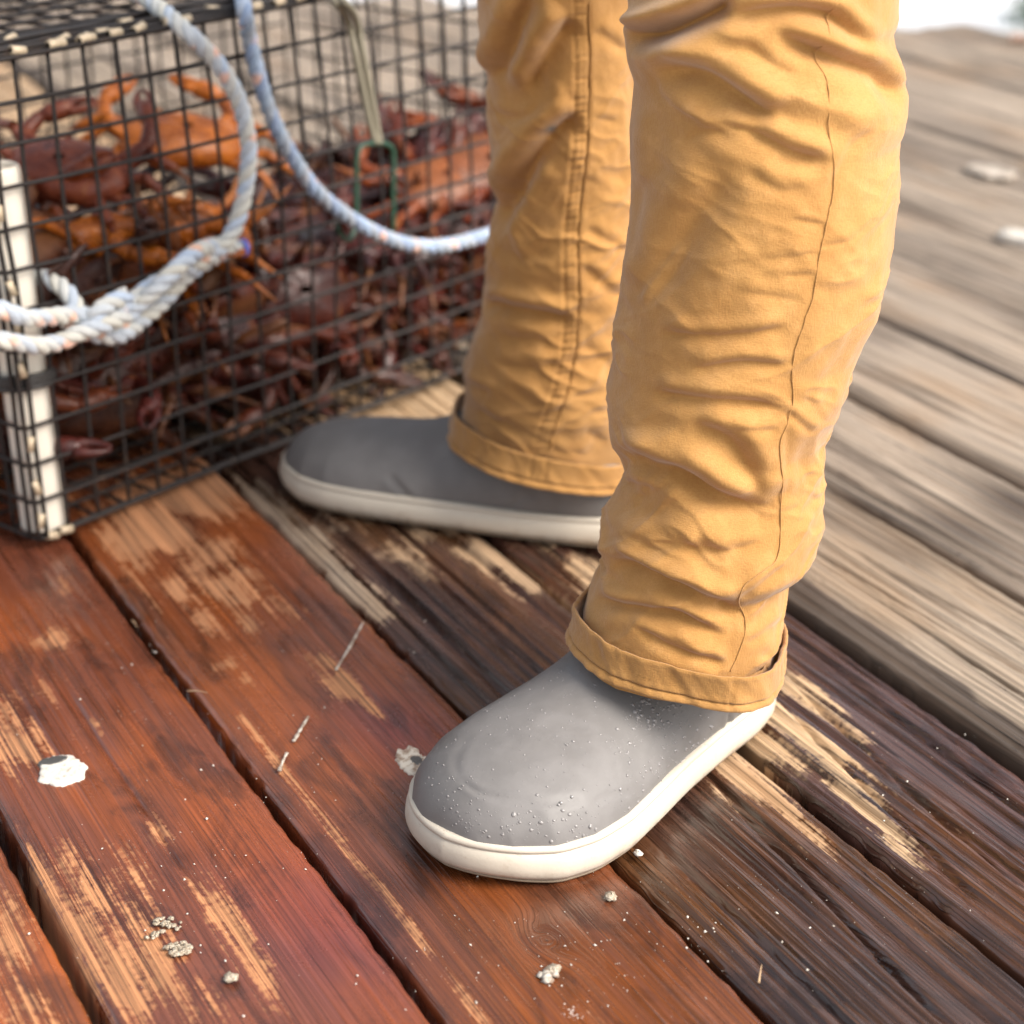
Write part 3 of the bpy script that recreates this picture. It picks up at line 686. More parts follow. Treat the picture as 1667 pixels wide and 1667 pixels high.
def cuff(cx, cy, yc, rx, ry, tx, ty, hh, corner, seed, seam_px=None):
    """turned-up hem: a folded band with a free upper lip, ring about level"""
    c = AT(cx, cy, yc); nc = 260
    an = np.linspace(0, 2 * np.pi, nc, endpoint=False); ca, sa = np.cos(an), np.sin(an)
    wav = .0045 * (fbm(ca * 1.6 + seed, sa * 1.6, seed, 2) - .5); wz = .004 * (fbm(ca * 1.3 + 9, sa * 1.3 + seed, seed + 2, 2) - .5)
    flare = .005 * sstep(.35, .8, fbm(ca * 1.2, sa * 1.2 + seed, seed + 4, 2))
    lipk = .55
    prof = [(-.008, .85), (-.007, .3), (-.006, .06), (-.003, -.01), (.0005, -.02), (.0028, .01), (.0036, .06), (.0034, .12), (.0026, .18), (.0012, .215), (.0010, .23), (.0026, .26), (.0030, .32), (.0028, .45), (.0028, .65), (.0030, .82), (.0034, .93), (.0032, 1.0), (.0024, 1.02), (.0008, .99), (-.0002, .9), (-.001, .5), (-.004, .2)]
    cn = corner * np.exp(-((np.angle(np.exp(1j * (an + R(62))))) / .42) ** 2) - .0 * corner * np.exp(-((np.angle(np.exp(1j * (an + R(15))))) / .5) ** 2)
    rows = []
    pp = crom(prof, 70)
    for (o, f) in pp:
        o = o + .009 * (1 - min(max(f, 0), 1)) * (.5 - .5 * ca)
        lip = lipk * flare * sstep(.4, 1.0, f) if f > .2 else 0
        ripple = .0030 * (fbm(ca * 9 + f * 2, sa * 9 + seed, seed + 6, 3) - .5)
        rows.append(np.stack([c[0] + (rx + o + lip + cn) * ca + wav * ca + ripple * ca, c[1] + (ry + o + lip + cn) * sa + wav * sa + ripple * sa, c[2] + tx * ca + ty * sa + wz + (f - .5) * hh + .002 * (fbm(ca * 2.5, sa * 2.5 + 4, seed + 8, 2) - .5) * f], 1))
    V = np.vstack(rows)
    if seam_px:
        pj = PROJ(V); nn = np.tile(np.stack([ca, sa, 0 * ca], 1), (len(rows), 1))
        fz = (V[:, 1] < c[1])
        for (pts, wd_, am) in seam_px: V = V - nn * (stroke(pj, pts, wd_) * am * fz)[:, None]
    o_ = mesh('cuff', V, grid_faces(len(rows), nc), M_PANT, trousers, True, {'cloth_tint': np.tile(np.array([.94, .94, .94, 1.]), (len(V), 1))})
    return o_
sN = (AT(1106, 1037, yN)[1] / ray(1106, 1037)[1]) / F; sF = (AT(905, 708, yF)[1] / ray(905, 708)[1]) / F
cuff(1109, 1034, yN, 163 * sN, 160 * sN, -.0100, .000, .027, .016, 2, [([(1195, 1095), (1193, 1130), (1190, 1160)], 2.5, .0014)])
cuff(907, 706, yF + .01, 162 * sF, 172 * sF, -.0150, .001, .030, .008, 6, [([(893, 735), (885, 790)], 2.5, .0012), ([(868, 735), (862, 785)], 2.5, .001)])
# raised stitching lines
def seam_line(pts, V, pj, nn, r, off=0):
    c = crom(pts, 260); out = []
    front = np.where((nn * (CAM - V)).sum(1) > 0)[0]
    P2 = pj[front]
    for q_ in c:
        i_ = front[np.argmin(((P2 - q_) ** 2).sum(1))]
        out.append(V[i_] + nn[i_] * .0004)
    o = np.array(out)
    k_ = np.ones(7) / 7
    o = np.stack([np.convolve(np.pad(o[:, j], 3, mode='edge'), k_, 'valid') for j in range(3)], 1)
    return tube(o, r, 6)
mbs = MB()
mbs.add(*seam_line([(x + 3.5, y) for x, y in seam_near if y > -50], vN, pN, nN, .0005))
mbs.build('seam', M_PANT, trousers, True, 'cloth_tint')
mbs = MB(); mbs.add(*seam_line([(x + 3, y) for x, y in seam_far if y > -50], vF, pF, nF, .0007)); mbs.build('seam', M_PANT, trousers, True, 'cloth_tint')

# ================================================================== TRAP
TC = np.array([-.461, 1.797]); TU = np.array([.632, .775]); TU /= np.hypot(*TU); TN = np.array([-TU[1], TU[0]])   # along the front, into the trap
TL, TW, THT = .92, .56, .461
def TP(s, d, z):                                           # trap coordinates to world (s along front, d depth, z up)
    s = np.asarray(s, float); d = np.asarray(d, float); z = np.asarray(z, float)
    s, d, z = np.broadcast_arrays(s, d, z)
    s2 = s - .012 * z / THT
    bow = -.010 * np.sin(np.pi * np.clip(s / TL, 0, 1)) * np.sin(np.pi * np.clip(z / THT, 0, 1)) * (1 - np.clip(d / .1, 0, 1))
    wob = .006 * (vn(s * 9, z * 9 + 3, 5) - .5)
    dd = d + bow + wob
    return np.stack([TC[0] + TU[0] * s2 + TN[0] * dd, TC[1] + TU[1] * s2 + TN[1] * dd, z + .012 + .002 * (vn(s * 11, d * 11, 8) - .5)], -1)
m, t, b = mat('black_coated_wire', (0.014, 0.010, 0.008), 0.62)
nn_ = noise(t, objco(t), 60, 4, 0.6)
L(t, mixc(t, rng(t, nn_, 0.55, 0.75), (0.012, 0.008, 0.007), (0.05, 0.028, 0.016)), b.inputs['Base Color'])
M_WIRE = m
m, t, b = mat('pvc_pipe', (0.78, 0.72, 0.62), 0.4)
n1 = noise(t, objco(t), 14, 4, .6)
L(t, mixc(t, rng(t, n1, .55, .8), (.78, .72, .62), (.66, .57, .45)), b.inputs['Base Color'])
M_PVC = m
m, t, b = mat('dull_zinc_clip', (0.52, 0.42, 0.29), 0.5, Metallic=0.2)
M_CLIP = m
CELL = THT / 12
trap = empty('crab_trap', (*TC, 0.0))
tag(trap, 'black wire mesh crab trap full of crabs with a white pipe at its corner', 'crab trap')
WR = .0021
def panel(name, fn, n1_, n2_, res, jit=.0):
    mb = MB()
    L1, L2 = n1_ * CELL, n2_ * CELL
    for i in range(n1_ + 1):
        v = np.linspace(0, L2, res)
        mb.add(*tube(fn(np.full(res, i * CELL) + jit * math.sin(i * 5.1), v, .0), WR, 6))
    for j in range(n2_ + 1):
        u_ = np.linspace(0, L1, res + 10)
        mb.add(*tube(fn(u_, np.full(res + 10, j * CELL), .0030), WR, 6))
    return mb.build(name, M_WIRE, trap)
panel('front_panel', lambda s, v, o: TP(s, -o, v), 24, 12, 30, .002)
panel('back_panel', lambda s, v, o: TP(s, TW + o, v), 24, 12, 24)
panel('side_panel', lambda s, v, o: TP(-o, s, v), 14, 12, 24)
panel('side_panel', lambda s, v, o: TP(TL + o, s, v), 14, 12, 24)
panel('top_panel', lambda s, v, o: TP(s, v, THT + o), 24, 14, 24)
panel('bottom_panel', lambda s, v, o: TP(s, v, -.002 + o), 24, 14, 24)
# doubled hem wires where the lid meets the front, and at the corner
mb = MB()
for k in range(16):
    s = np.linspace(0, TL, 60)
    d_ = -.005 + .0042 * k + .006 * (vn(s * 8, s * 0 + k, 14) - .5); z_ = THT + (.002, .006, .004, .008, .003, .006, -.005, .003)[k % 8] + .004 * (vn(s * 9, s * 0 + k, 15) - .5)
    mb.add(*tube(TP(s, d_, z_), WR * 1.08, 6))
mb.build('lid_hem', M_WIRE, trap)
mb = MB()
for k, (so2, do2) in enumerate(((-.003, -.004), (.006, -.005), (-.005, .006))):
    z_ = np.linspace(0, THT, 40)
    mb.add(*tube(TP(so2 + .002 * (vn(z_ * 12, z_ * 0 + k, 4) - .5), do2 + 0 * z_, z_), WR * 1.1, 6))
mb.build('corner_wire', M_WIRE, trap)
# white pipe standing inside the front corner
PR = .0215
pz = np.array([.0, .008, .353, .358, .360, .361, .3585, .35, .2])
pr_ = np.array([PR, PR, PR, PR - .0006, PR - .002, PR - .004, PR - .0045, PR - .0045, PR - .0045])
cpt = .0235
an = np.linspace(0, 2 * np.pi, 40, endpoint=False)
def pipe_ring(z, r): return TP(cpt + .002 + r * np.cos(an), cpt + .002 + r * np.sin(an), z + 0 * an)
pv = [pipe_ring(z, r) for z, r in zip(pz, pr_)]
for k in range(len(pv)): pv[k][:, 2] = pz[k] + .012
# keep the pipe round: replace the bowed ring by a true circle about its centre
for k in range(len(pv)):
    c = TP(cpt + .002, cpt + .002, pz[k]); pv[k] = np.stack([c[0] + pr_[k] * np.cos(an), c[1] + pr_[k] * np.sin(an), np.full(40, pz[k] + .012)], 1)
mesh('corner_pipe', np.vstack(pv), grid_faces(len(pv), 40), M_PVC, trap)
# rubber band round pipe and corner
mb = MB()
c = TP(cpt, cpt, .150); a_ = np.linspace(0, 2 * np.pi, 49)
for dz in (0, .0055, .010):
    mb.add(*tube(np.stack([c[0] + .0275 * np.cos(a_), c[1] + .0275 * np.sin(a_), .160 + dz + .006 * np.cos(a_ + 1)], 1), .0032, 8, False))
M_BAND = mat('black_rubber', (0.03, 0.028, 0.027), 0.55)[0]
mb.build('rubber_band', M_BAND, trap)
# clips
def clip_mesh():
    Vv, Ff = [], []
    a = np.linspace(-2.4, 2.4, 14); r = .0042
    prof = np.stack([r * np.sin(a), r * np.cos(a)], 1)
    W = .0075
    for (rr, x) in ((1, -W), (1, W), (.72, W), (.72, -W)):
        for p_ in prof: Vv.append((x, p_[0] * rr, p_[1] * rr))
    n_ = len(prof)
    for q_ in range(4):
        A, B = q_ * n_, ((q_ + 1) % 4) * n_
        for i in range(n_ - 1): Ff.append((A + i, A + i + 1, B + i + 1, B + i))
    Ff += [(0, n_, 2 * n_, 3 * n_), (n_ - 1, 4 * n_ - 1, 3 * n_ - 1, 2 * n_ - 1)]
    return np.array(Vv), np.array(Ff)
cv, cf = clip_mesh()
clip0 = None
def add_clip(P, xdir, ydir, tilt):
    global clip0
    if clip0 is None:
        clip0 = mesh('clip', cv, cf, M_CLIP); o = clip0
    else:
        o = clip0.copy(); C.objects.link(o)
    o.parent = trap; o.matrix_parent_inverse = parent_inv(trap)
    X = Vector(xdir).normalized(); Z = Vector(ydir); Z = (Z - X * Z.dot(X)).normalized(); Yv = Z.cross(X)
    M3 = Matrix((X, Yv, Z)).transposed() @ Matrix.Rotation(tilt, 3, 'X') @ Matrix.Rotation(rnd.uniform(-.35, .35), 3, 'Z')
    o.location = P; o.rotation_euler = M3.to_euler()
fx = (TU[0], TU[1], 0); fo = (-TN[0], -TN[1], .9)
def edge_clip(px, py):                                     # height band of the lid hem
    r = ray(px, py); best = None
    for d in (-.004, .006, .016, .028, .042):
        # point of the lid plane row d nearest to this sight line
        s = np.linspace(0, TL, 400); P = TP(s, d, THT + .004); pj = PROJ(P); e = ((pj - (px, py)) ** 2).sum(1); j = e.argmin()
        if best is None or e[j] < best[0]: best = (e[j], P[j])
    add_clip(best[1] + np.array([0, 0, .002]), fx, fo, rnd.uniform(-.5, .5))
for (px, py) in ((15, 70), (32, 111), (95, 86), (92, 102), (143, 76), (140, 91), (190, 70), (230, 77), (103, 68), (205, 42), (280, 60), (345, 17), (416, 16), (418, 36), (492, 25), (530, 15), (574, 12), (300, 38), (255, 28), (640, -2), (455, 10), (165, 58)):
    edge_clip(px, py)
for z_ in (.44, .395, .325, .255, .175, .10, .055, .02, .215): add_clip(TP(.001, -.004, z_), (0, 0, 1), (-TN[0] - .5 * TU[0], -TN[1] - .5 * TU[1], 0), rnd.uniform(-.3, .3))
for s_ in (.012, .03): add_clip(TP(s_, -.003, .0), fx, (-TN[0], -TN[1], .2), 0)

def FP(px, py, off=.012):                                  # on a plane just in front of the trap's front
    r = ray(px, py); n = np.array([TN[0], TN[1], 0]); o_ = np.array([TC[0], TC[1], 0]) - n * off
    tt = ((o_ - CAM) @ n) / (r @ n); return CAM + r * tt
def LP(px, py, z): return G(px, py, z)
# elastic strap and green hook that hold the door shut
M_STRAP = mat('olive_elastic', (0.20, 0.18, 0.13), 0.7)[0]
M_HOOK = mat('green_coated_hook', (0.012, 0.05, 0.028), 0.4)[0]
zt = THT + .022
mb = MB()
for off in (0, 15):
    pts = [LP(470 + off, -22, zt), LP(515 + off, -8, zt), LP(548 + off, 6, zt), FP(566 + off, 35, .016), FP(578 + off * .9, 90, .014), FP(590 + off * .8, 145, .013), FP(603 + off * .7, 205, .012), FP(612 + off * .4, 233, .012)]
    mb.add(*tube(crom(pts, 60), .0040, 8))
strap = mb.build('elastic_strap', M_STRAP, trap)
mb = MB()
mb.add(*tube(crom([FP(640, 375, .013), FP(640, 300, .013), FP(640, 250, .012), FP(632, 236, .012), FP(612, 233, .012), FP(590, 237, .012), FP(581, 255, .012), FP(580, 310, .013), FP(578, 365, .014), FP(571, 388, .018), FP(558, 386, .022), FP(549, 368, .024)], 120), .0030, 8))
mb.build('hook', M_HOOK, trap)

# ------------------------------------------------------------------ crabs
m, t, b = mat('wet_crab_shell', (0.3, 0.07, 0.02), 0.25)
oi = N(t, 'ShaderNodeObjectInfo')
oc = objco(t)
n1 = noise(t, oc, 34, 5, .65, .4); n2 = noise(t, oc, 150, 3, .6)
zz = N(t, 'ShaderNodeSeparateXYZ'); L(t, oc, zz.inputs[0])
c1 = mixc(t, rng(t, n1, .35, .65), mixc(t, 1.0, oi.outputs['Color'], (.42, .35, .42), 'MULTIPLY'), oi.outputs['Color'])
c1 = mixc(t, math_(t, 'MULTIPLY', rng(t, n1, .62, .72), .6), c1, (.30, .12, .03))
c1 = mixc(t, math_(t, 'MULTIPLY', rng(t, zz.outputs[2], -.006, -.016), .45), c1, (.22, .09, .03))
L(t, c1, b.inputs['Base Color'])
L(t, rng(t, n2, .3, .7, .22, .50), b.inputs['Roughness']); b.inputs['Specular IOR Level'].default_value = .38
bump(t, b, math_(t, 'ADD', n2, n1), .0022, .6)
M_CRAB = m
def crab_mesh(seed):
    r = random.Random(seed); mb = MB()
    nth, nph = 44, 18
    th = np.linspace(0, 2 * np.pi, nth, endpoint=False); ph = np.linspace(.04, np.pi - .04, nph)
    rows = []
    for p_ in ph:
        rad = math.sin(p_) ** .72; z = math.cos(p_)
        c_, s_ = np.cos(th), np.sin(th)
        x = .078 * np.sign(c_) * np.abs(c_) ** .85 * rad
        y = (.052 + .010 * (s_ < 0) * -1) * s_ * rad
        fr = 1 + .05 * np.cos(th * 11) * (s_ > .1) * (abs(z) < .5)
        bumpz = .006 * (fbm(x * 60 + 3, y * 60, seed, 2) - .5) * (z > 0)
        rows.append(np.stack([x * fr, y * fr, (.027 if z > 0 else .019) * z * (1 - .12 * (x / .07) ** 2) + bumpz], 1))
    mb.add(np.vstack(rows), grid_faces(nph, nth))
    for s in (-1, 1):
        for x_ in (.016, ): mb.add(*tube(np.array([[s * x_, .042, .006], [s * x_, .052, .012], [s * x_ * 1.05, .055, .015]]), np.array([.0022, .0022, .003]), 8))
        for k in range(4):                                  # walking legs: three tapering joints
            ang = (-.55 + .36 * k) + r.uniform(-.12, .12); base = np.array([s * (.052 - .004 * k), .022 - .018 * k, -.006])
            d1 = np.array([s * math.cos(ang), -math.sin(ang), .35 + r.uniform(-.25, .3)]); d1 /= np.linalg.norm(d1)
            d2 = np.array([s * math.cos(ang + .25), -math.sin(ang + .25), -.55 + r.uniform(-.4, .3)]); d2 /= np.linalg.norm(d2)
            d3 = np.array([s * math.cos(ang + .5), -math.sin(ang + .5), -1.0 + r.uniform(-.4, .5)]); d3 /= np.linalg.norm(d3)
            L_ = r.uniform(.9, 1.1) * (1.0, 1.1, 1.08, .85)[k]
            p0 = base; p1_ = p0 + d1 * .046 * L_; p2 = p1_ + d2 * .034 * L_; p3 = p2 + d3 * .036 * L_
            mb.add(*tube(crom([p0, p1_ - d1 * .004, p1_, p1_ + d2 * .004, p2 - d2 * .003, p2, p2 + d3 * .003, p3], 24), np.interp(np.linspace(0, 1, 24), [0, .25, .42, .5, .7, .75, .85, 1], [.0055, .0075, .0060, .0062, .0048, .0044, .0038, .0012]), 8))
        # claw: arm, swollen palm, fixed finger and thumb
        base = np.array([s * .048, .034, -.002]); e1 = base + np.array([s * .030, .022, .006 + r.uniform(-.01, .012)]); e2 = e1 + np.array([s * -.004, .030, .004 + r.uniform(-.012, .01)])
        fw = np.array([s * -.62 + r.uniform(-.15, .15), .70, r.uniform(-.25, .2)]); fw /= np.linalg.norm(fw)
        palm = [e2, e2 + fw * .014, e2 + fw * .030, e2 + fw * .040]
        mb.add(*tube(crom([base, e1, e2], 14), np.interp(np.linspace(0, 1, 14), [0, .4, .5, .6, 1], [.008, .011, .009, .010, .0085]), 10))
        mb.add(*tube(crom(palm, 14), np.interp(np.linspace(0, 1, 14), [0, .25, .6, 1], [.007, .0115, .012, .008]), 12))
        sd_ = np.cross(fw, [0, 0, 1]); sd_ /= np.linalg.norm(sd_)
        for q_, cu in ((1, .0075), (-1, .0075)):
            pp = [e2 + fw * .034 + sd_ * q_ * .006, e2 + fw * .048 + sd_ * q_ * .0085, e2 + fw * .062 + sd_ * q_ * .006, e2 + fw * .070 + sd_ * q_ * .002]
            mb.add(*tube(crom(pp, 12), np.linspace(.0068, .002, 12), 8))
    return mb
CR = random.Random(21)
protos = []
lab = 'wet red-brown crab in the tangled heap behind the trap mesh'
def place(o, P, e, sc, colr):
    o.location = P; o.rotation_euler = e; o.scale = (sc, sc, sc); o.color = (*colr, 1)
palette = [(.075, .014, .008), (.10, .020, .008), (.055, .012, .009), (.14, .032, .008), (.05, .016, .009), (.08, .015, .010)]
ORANGE = (.44, .12, .010)
spots = []
def top_at(s):  return float(np.interp(s, [0, .08, .17, .26, .34, .42, .55, .66, .75, .92], [.31, .325, .36, .35, .295, .27, .25, .265, .30, .30]))
for lay, (d0_, nz) in enumerate(((.105, 6), (.20, 6), (.31, 5))):
    for iz in range(nz):
        for js in range(9):
            s = .075 + js * .098 + (.05 if iz % 2 else 0) + CR.uniform(-.025, .025)
            if s > .87 or (lay == 0 and s < .075): continue
            zt_ = top_at(s) - .035 - .34 * d0_
            z = .036 + iz * .052 + CR.uniform(-.012, .012)
            if z > zt_: continue
            spots.append((s, d0_ + CR.uniform(-.02, .03), z))
prot_me = [crab_mesh(k) for k in range(4)]
pobj = []
for n_, (s, d, z) in enumerate(spots):
    k = n_ % 4
    if n_ < 4:
        o = prot_me[k].build('crab', M_CRAB); pobj.append(o)
    else:
        o = pobj[k].copy(); C.objects.link(o)
    P = TP(s, d, z)
    up_tilt = CR.choice([(CR.uniform(-.5, .5), CR.uniform(-.5, .5)), (CR.uniform(.5, 1.4), CR.uniform(-.6, .6)), (CR.uniform(2.5, 3.6), CR.uniform(-.4, .4))])
    colr = palette[CR.randrange(len(palette))]
    hp = PROJ(P[None])[0]
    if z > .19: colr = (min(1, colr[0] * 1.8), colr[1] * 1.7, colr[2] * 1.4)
    if z > .1 and ((hp[0] - 285) / 150) ** 2 + ((hp[1] - 290) / 80) ** 2 < 1 and CR.random() < .75 and False: colr = ORANGE
    yaw = CR.uniform(0, 6.28)
    if z > top_at(s) - .30 * d - .10: up_tilt = (CR.uniform(-.45, .35), CR.uniform(-.35, .35))
    if d < .11: yaw = math.atan2(TU[1], TU[0]) + CR.choice((0, math.pi)) + CR.uniform(-.25, .25); up_tilt = (CR.choice((CR.uniform(.3, 1.3), CR.uniform(-1.3, -.2), CR.uniform(2.2, 3.3))), CR.uniform(-.3, .3))
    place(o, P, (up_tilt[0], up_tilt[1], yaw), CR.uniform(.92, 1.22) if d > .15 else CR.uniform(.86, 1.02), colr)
    tag(o, lab, 'crab', 'crabs heaped inside the trap')

for (px, py, d, tilt, yaw, sc, colr) in ((300, 235, .22, .35, .5, .95, (.12, .03, .016)), (105, 285, .16, .5, -.3, .9, (.20, .045, .018)), (742, 262, .22, .7, .9, 1.0, (.10, .024, .018)), (150, 640, .085, 1.25, .65, 1.05, (.07, .024, .012)), (330, 560, .085, 1.2, .7, 1.0, (.06, .012, .008)), (480, 480, .085, 1.1, .6, 1.0, (.07, .014, .008)), (640, 470, .085, 1.1, .75, 1.0, (.08, .016, .009))):
    o = pobj[int(px) % 4].copy(); C.objects.link(o)
    r_ = ray(px, py); n_ = np.array([TN[0], TN[1], 0]); o_ = np.array([TC[0], TC[1], 0]) + n_ * d
    place(o, CAM + r_ * (((o_ - CAM) @ n_) / (r_ @ n_)), (tilt, 0.1, yaw), sc, colr)
    tag(o, lab, 'crab', 'crabs heaped inside the trap')
crabs = [o for o in C.objects if o.get('category') == 'crab']
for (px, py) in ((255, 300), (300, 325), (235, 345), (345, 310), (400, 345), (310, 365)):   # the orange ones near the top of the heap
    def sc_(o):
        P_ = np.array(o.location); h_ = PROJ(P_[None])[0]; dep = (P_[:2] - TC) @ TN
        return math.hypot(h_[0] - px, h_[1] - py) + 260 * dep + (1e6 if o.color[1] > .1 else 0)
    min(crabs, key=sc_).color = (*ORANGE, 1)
# ================================================================== ROPES
m, t, b = mat('blue_white_rope', (0.6, 0.65, 0.7), 0.75)
vc = attr(t, 'strand')
oc = objco(t)
f1 = noise(t, oc, 700, 3, .6)
L(t, mixc(t, math_(t, 'MULTIPLY', rng(t, f1, .5, .75), .35), vc, (.75, .72, .66)), b.inputs['Base Color'])
bump(t, b, f1, .0012, .7)
b.inputs['Sheen Weight'].default_value = .2
M_ROPE = m
def rope_into(mb, path, Rr, tint, seed, pitch=.040):
    p = np.asarray(path, float)
    seg = np.linalg.norm(np.diff(p, axis=0), axis=1); s = np.concatenate([[0], np.cumsum(seg)])
    n = max(20, int(s[-1] / .0022)); u = np.linspace(0, s[-1], n)
    p = np.stack([np.interp(u, s, p[:, j]) for j in range(3)], 1)
    T, Nn, B = frames(p); r2 = random.Random(seed)
    for k in range(3):
        a = 2 * np.pi * (u / pitch) + k * 2.0944
        q_ = p + Rr * .50 * (np.cos(a)[:, None] * Nn + np.sin(a)[:, None] * B)
        Vt, Ft = tube(q_, Rr * .60 * (1 + .05 * np.sin(u * 900 + k)), 9)
        base = np.array([(*tint[0], 1), (*tint[1], 1), (*tint[2], 1)][k])
        colr = np.tile(base, (n + 2, 1))
        fl = vn(u * 85 + k * 31 + seed * 7, u * 0, seed)
        blu = vn(u * 22 + k * 13, u * 0 + 5, seed + 3)
        fm = sstep(.86, .93, fl)[:, None] * .7; bm = sstep(.6, .85, blu)[:, None] * .45
        cu = colr[1:-1, :3] * (1 - bm) + np.array([.36, .50, .72]) * bm
        cu = cu * (1 - fm) + np.array([.85, .42, .24]) * fm
        colr[1:-1, :3] = cu
        mb.add(Vt, Ft, np.repeat(colr, 9, 0))
    # loose fuzz fibres
    for _ in range(int(s[-1] * 260)):
        i = r2.randrange(n); a = r2.uniform(0, 6.28)
        o_ = math.cos(a) * Nn[i] + math.sin(a) * B[i]
        st = p[i] + o_ * Rr * .95; d_ = o_ * r2.uniform(.3, 1) + T[i] * r2.uniform(-1, 1)
        mb.add(*tube(np.array([st, st + d_ * .0018, st + d_ * .0035 + T[i] * .001]), .00022, 3), col=(.72, .70, .64, 1))
PALE = [(.56, .55, .49), (.54, .55, .53), (.45, .50, .56)]
BLUE = [(.25, .32, .42), (.22, .29, .43), (.31, .35, .41)]
mb = MB()
RR = .0081
zl = THT + .024
main = [LP(150, -60, zl + .004), LP(205, -22, zl + .004), LP(245, 2, zl + .006), FP(300, 48, .020), FP(345, 92, .030), FP(378, 140, .034), FP(398, 195, .036), FP(405, 250, .036), FP(399, 310, .034), FP(385, 362, .032), FP(366, 396, .030), FP(330, 424, .028), FP(285, 447, .026), FP(240, 470, .024), FP(198, 508, .026), FP(172, 540, .026), FP(150, 527, .036), FP(165, 503, .044), FP(206, 480, .042)]
rope_into(mb, crom(main, 300), RR, PALE, 1)
rope_into(mb, crom([FP(366, 398, .014), FP(330, 405, .034), FP(300, 425, .044), FP(262, 462, .042), FP(225, 497, .030), FP(190, 526, .026), FP(150, 515, .030), FP(118, 512, .030), FP(80, 516, .030), FP(45, 518, .030), FP(8, 506, .028), FP(-8, 500, .020), TP(-.030, .012, FP(0, 503)[2] - .012), TP(-.026, .055, FP(0, 500)[2] - .016), TP(-.004, .085, FP(0, 500)[2] - .02), TP(.030, .090, FP(0, 500)[2] - .022)], 220), RR, PALE, 2)
rope_into(mb, crom([FP(396, 404, .020), FP(372, 408, .016), FP(345, 420, .018), FP(300, 452, .020), FP(268, 488, .020), FP(232, 520, .022), FP(196, 545, .030), FP(160, 545, .026), FP(112, 527, .020), FP(122, 500, .024), FP(108, 474, .014), FP(84, 457, -.010), FP(55, 452, -.050), FP(10, 456, -.055)], 240), RR, PALE, 3)
rope_into(mb, crom([FP(206, 512, .046), FP(165, 530, .046), FP(128, 542, .038), FP(100, 556, .032), FP(62, 562, .032), FP(20, 557, .030), FP(-6, 552, .022), TP(-.032, .010, FP(0, 552)[2] - .012), TP(-.028, .060, FP(0, 550)[2] - .014), TP(-.004, .092, FP(0, 550)[2] - .016), TP(.030, .098, FP(0, 550)[2] - .016)], 160), RR, PALE, 4)
rope1 = mb.build('rope', M_ROPE, None, True, 'strand')
tag(rope1, 'pale three-strand rope knotted round the white corner pipe with a blue melted end', 'rope')
M_TIP = mat('blue_melted_end', (0.10, 0.14, 0.55), .35)[0]
p0 = FP(392, 404, .0205); p1 = FP(401, 403, .021)
mbt = MB(); mbt.add(*tube(crom([p0, (p0 + p1) / 2, p1], 10), np.array([.0085, .0092, .0094, .0094, .0093, .009, .0085, .0075, .006, .003]), 16))
mbt.build('rope_end', M_TIP, rope1)
mb = MB()
p2 = [LP(388, -60, zl), LP(392, -25, zl), FP(397, 10, .022), FP(405, 60, .018), FP(420, 120, .020), FP(440, 185, .024), FP(470, 245, .030), FP(510, 305, .036), FP(556, 345, .040), FP(610, 378, .044), FP(665, 398, .046), FP(720, 400, .048), FP(765, 390, .05), FP(805, 378, .05), FP(860, 350, .045), FP(905, 310, .03), FP(930, 280, .008)]
rope_into(mb, crom(p2, 320), RR * .94, BLUE, 9)
rope2 = mb.build('rope', M_ROPE, None, True, 'strand')
tag(rope2, 'slack pale blue rope looping from the trap lid to behind the far leg', 'rope')

# ================================================================== DEBRIS ON THE DECK
m, t, b = mat('bird_lime', (0.72, 0.69, 0.63), .8)
n1 = noise(t, objco(t), 220, 4, .6)
L(t, mixc(t, rng(t, n1, .55, .7), (.55, .515, .46), (.33, .28, .22)), b.inputs['Base Color'])
bump(t, b, n1, .002, .7)
M_LIME = m
m, t, b = mat('grimy_lime', (0.4, 0.36, 0.3), .85)
n1 = noise(t, objco(t), 160, 5, .65)
L(t, mixc(t, rng(t, n1, .42, .62), (.46, .42, .36), (.20, .14, .10)), b.inputs['Base Color'])
M_GRIME = m
M_STEEL = mat('dark_bolt_steel', (0.11, 0.105, 0.10), .5, Metallic=.6)[0]
m, t, b = mat('sandy_crumb', (0.36, 0.31, 0.23), .9)
n1 = noise(t, objco(t), 500, 3, .6); bump(t, b, n1, .002, .8)
L(t, mixc(t, rng(t, n1, .4, .65), (.26, .21, .15), (.50, .44, .35)), b.inputs['Base Color'])
M_SAND = m
def splat(name, px, py, rq, rp, seed, mt, th=.0022, rag=.35, zoff=.0, n=72):
    c = G(px, py); an = np.linspace(0, 2 * np.pi, n, endpoint=False)
    rr = 1 + rag * (fbm(np.cos(an) * 2.2 + seed, np.sin(an) * 2.2, seed, 3) - .5) * 2 + .5 * rag * (fbm(np.cos(an) * 9 + seed, np.sin(an) * 9, seed + 4, 3) - .5)
    rows = []
    for f, z in ((1.0, -.003), (1.0, .2), (.93, .7), (.75, 1.0), (.5, .9), (.25, 1.05), (.02, 1.0)):
        q_ = rq * rr * f * np.cos(an); p_ = rp * rr * f * np.sin(an)
        rows.append(np.stack([q_ * EV[0] + p_ * DV[0], q_ * EV[1] + p_ * DV[1], zoff + th * z * (1 + .5 * (fbm(q_ * 300, p_ * 300 + seed, seed, 2) - .5)) + (-.004 if z < 0 else 0)], 1))
    o = mesh(name, np.vstack(rows), grid_faces(len(rows), n), mt)
    o.location = (c[0], c[1], 0); return o
o = splat('bird_dropping', 100, 1253, .0195, .022, 3, M_LIME, .0014, .26)
tag(o, 'large round white bird dropping with a dark bolt head in it on the red plank', 'bird dropping')
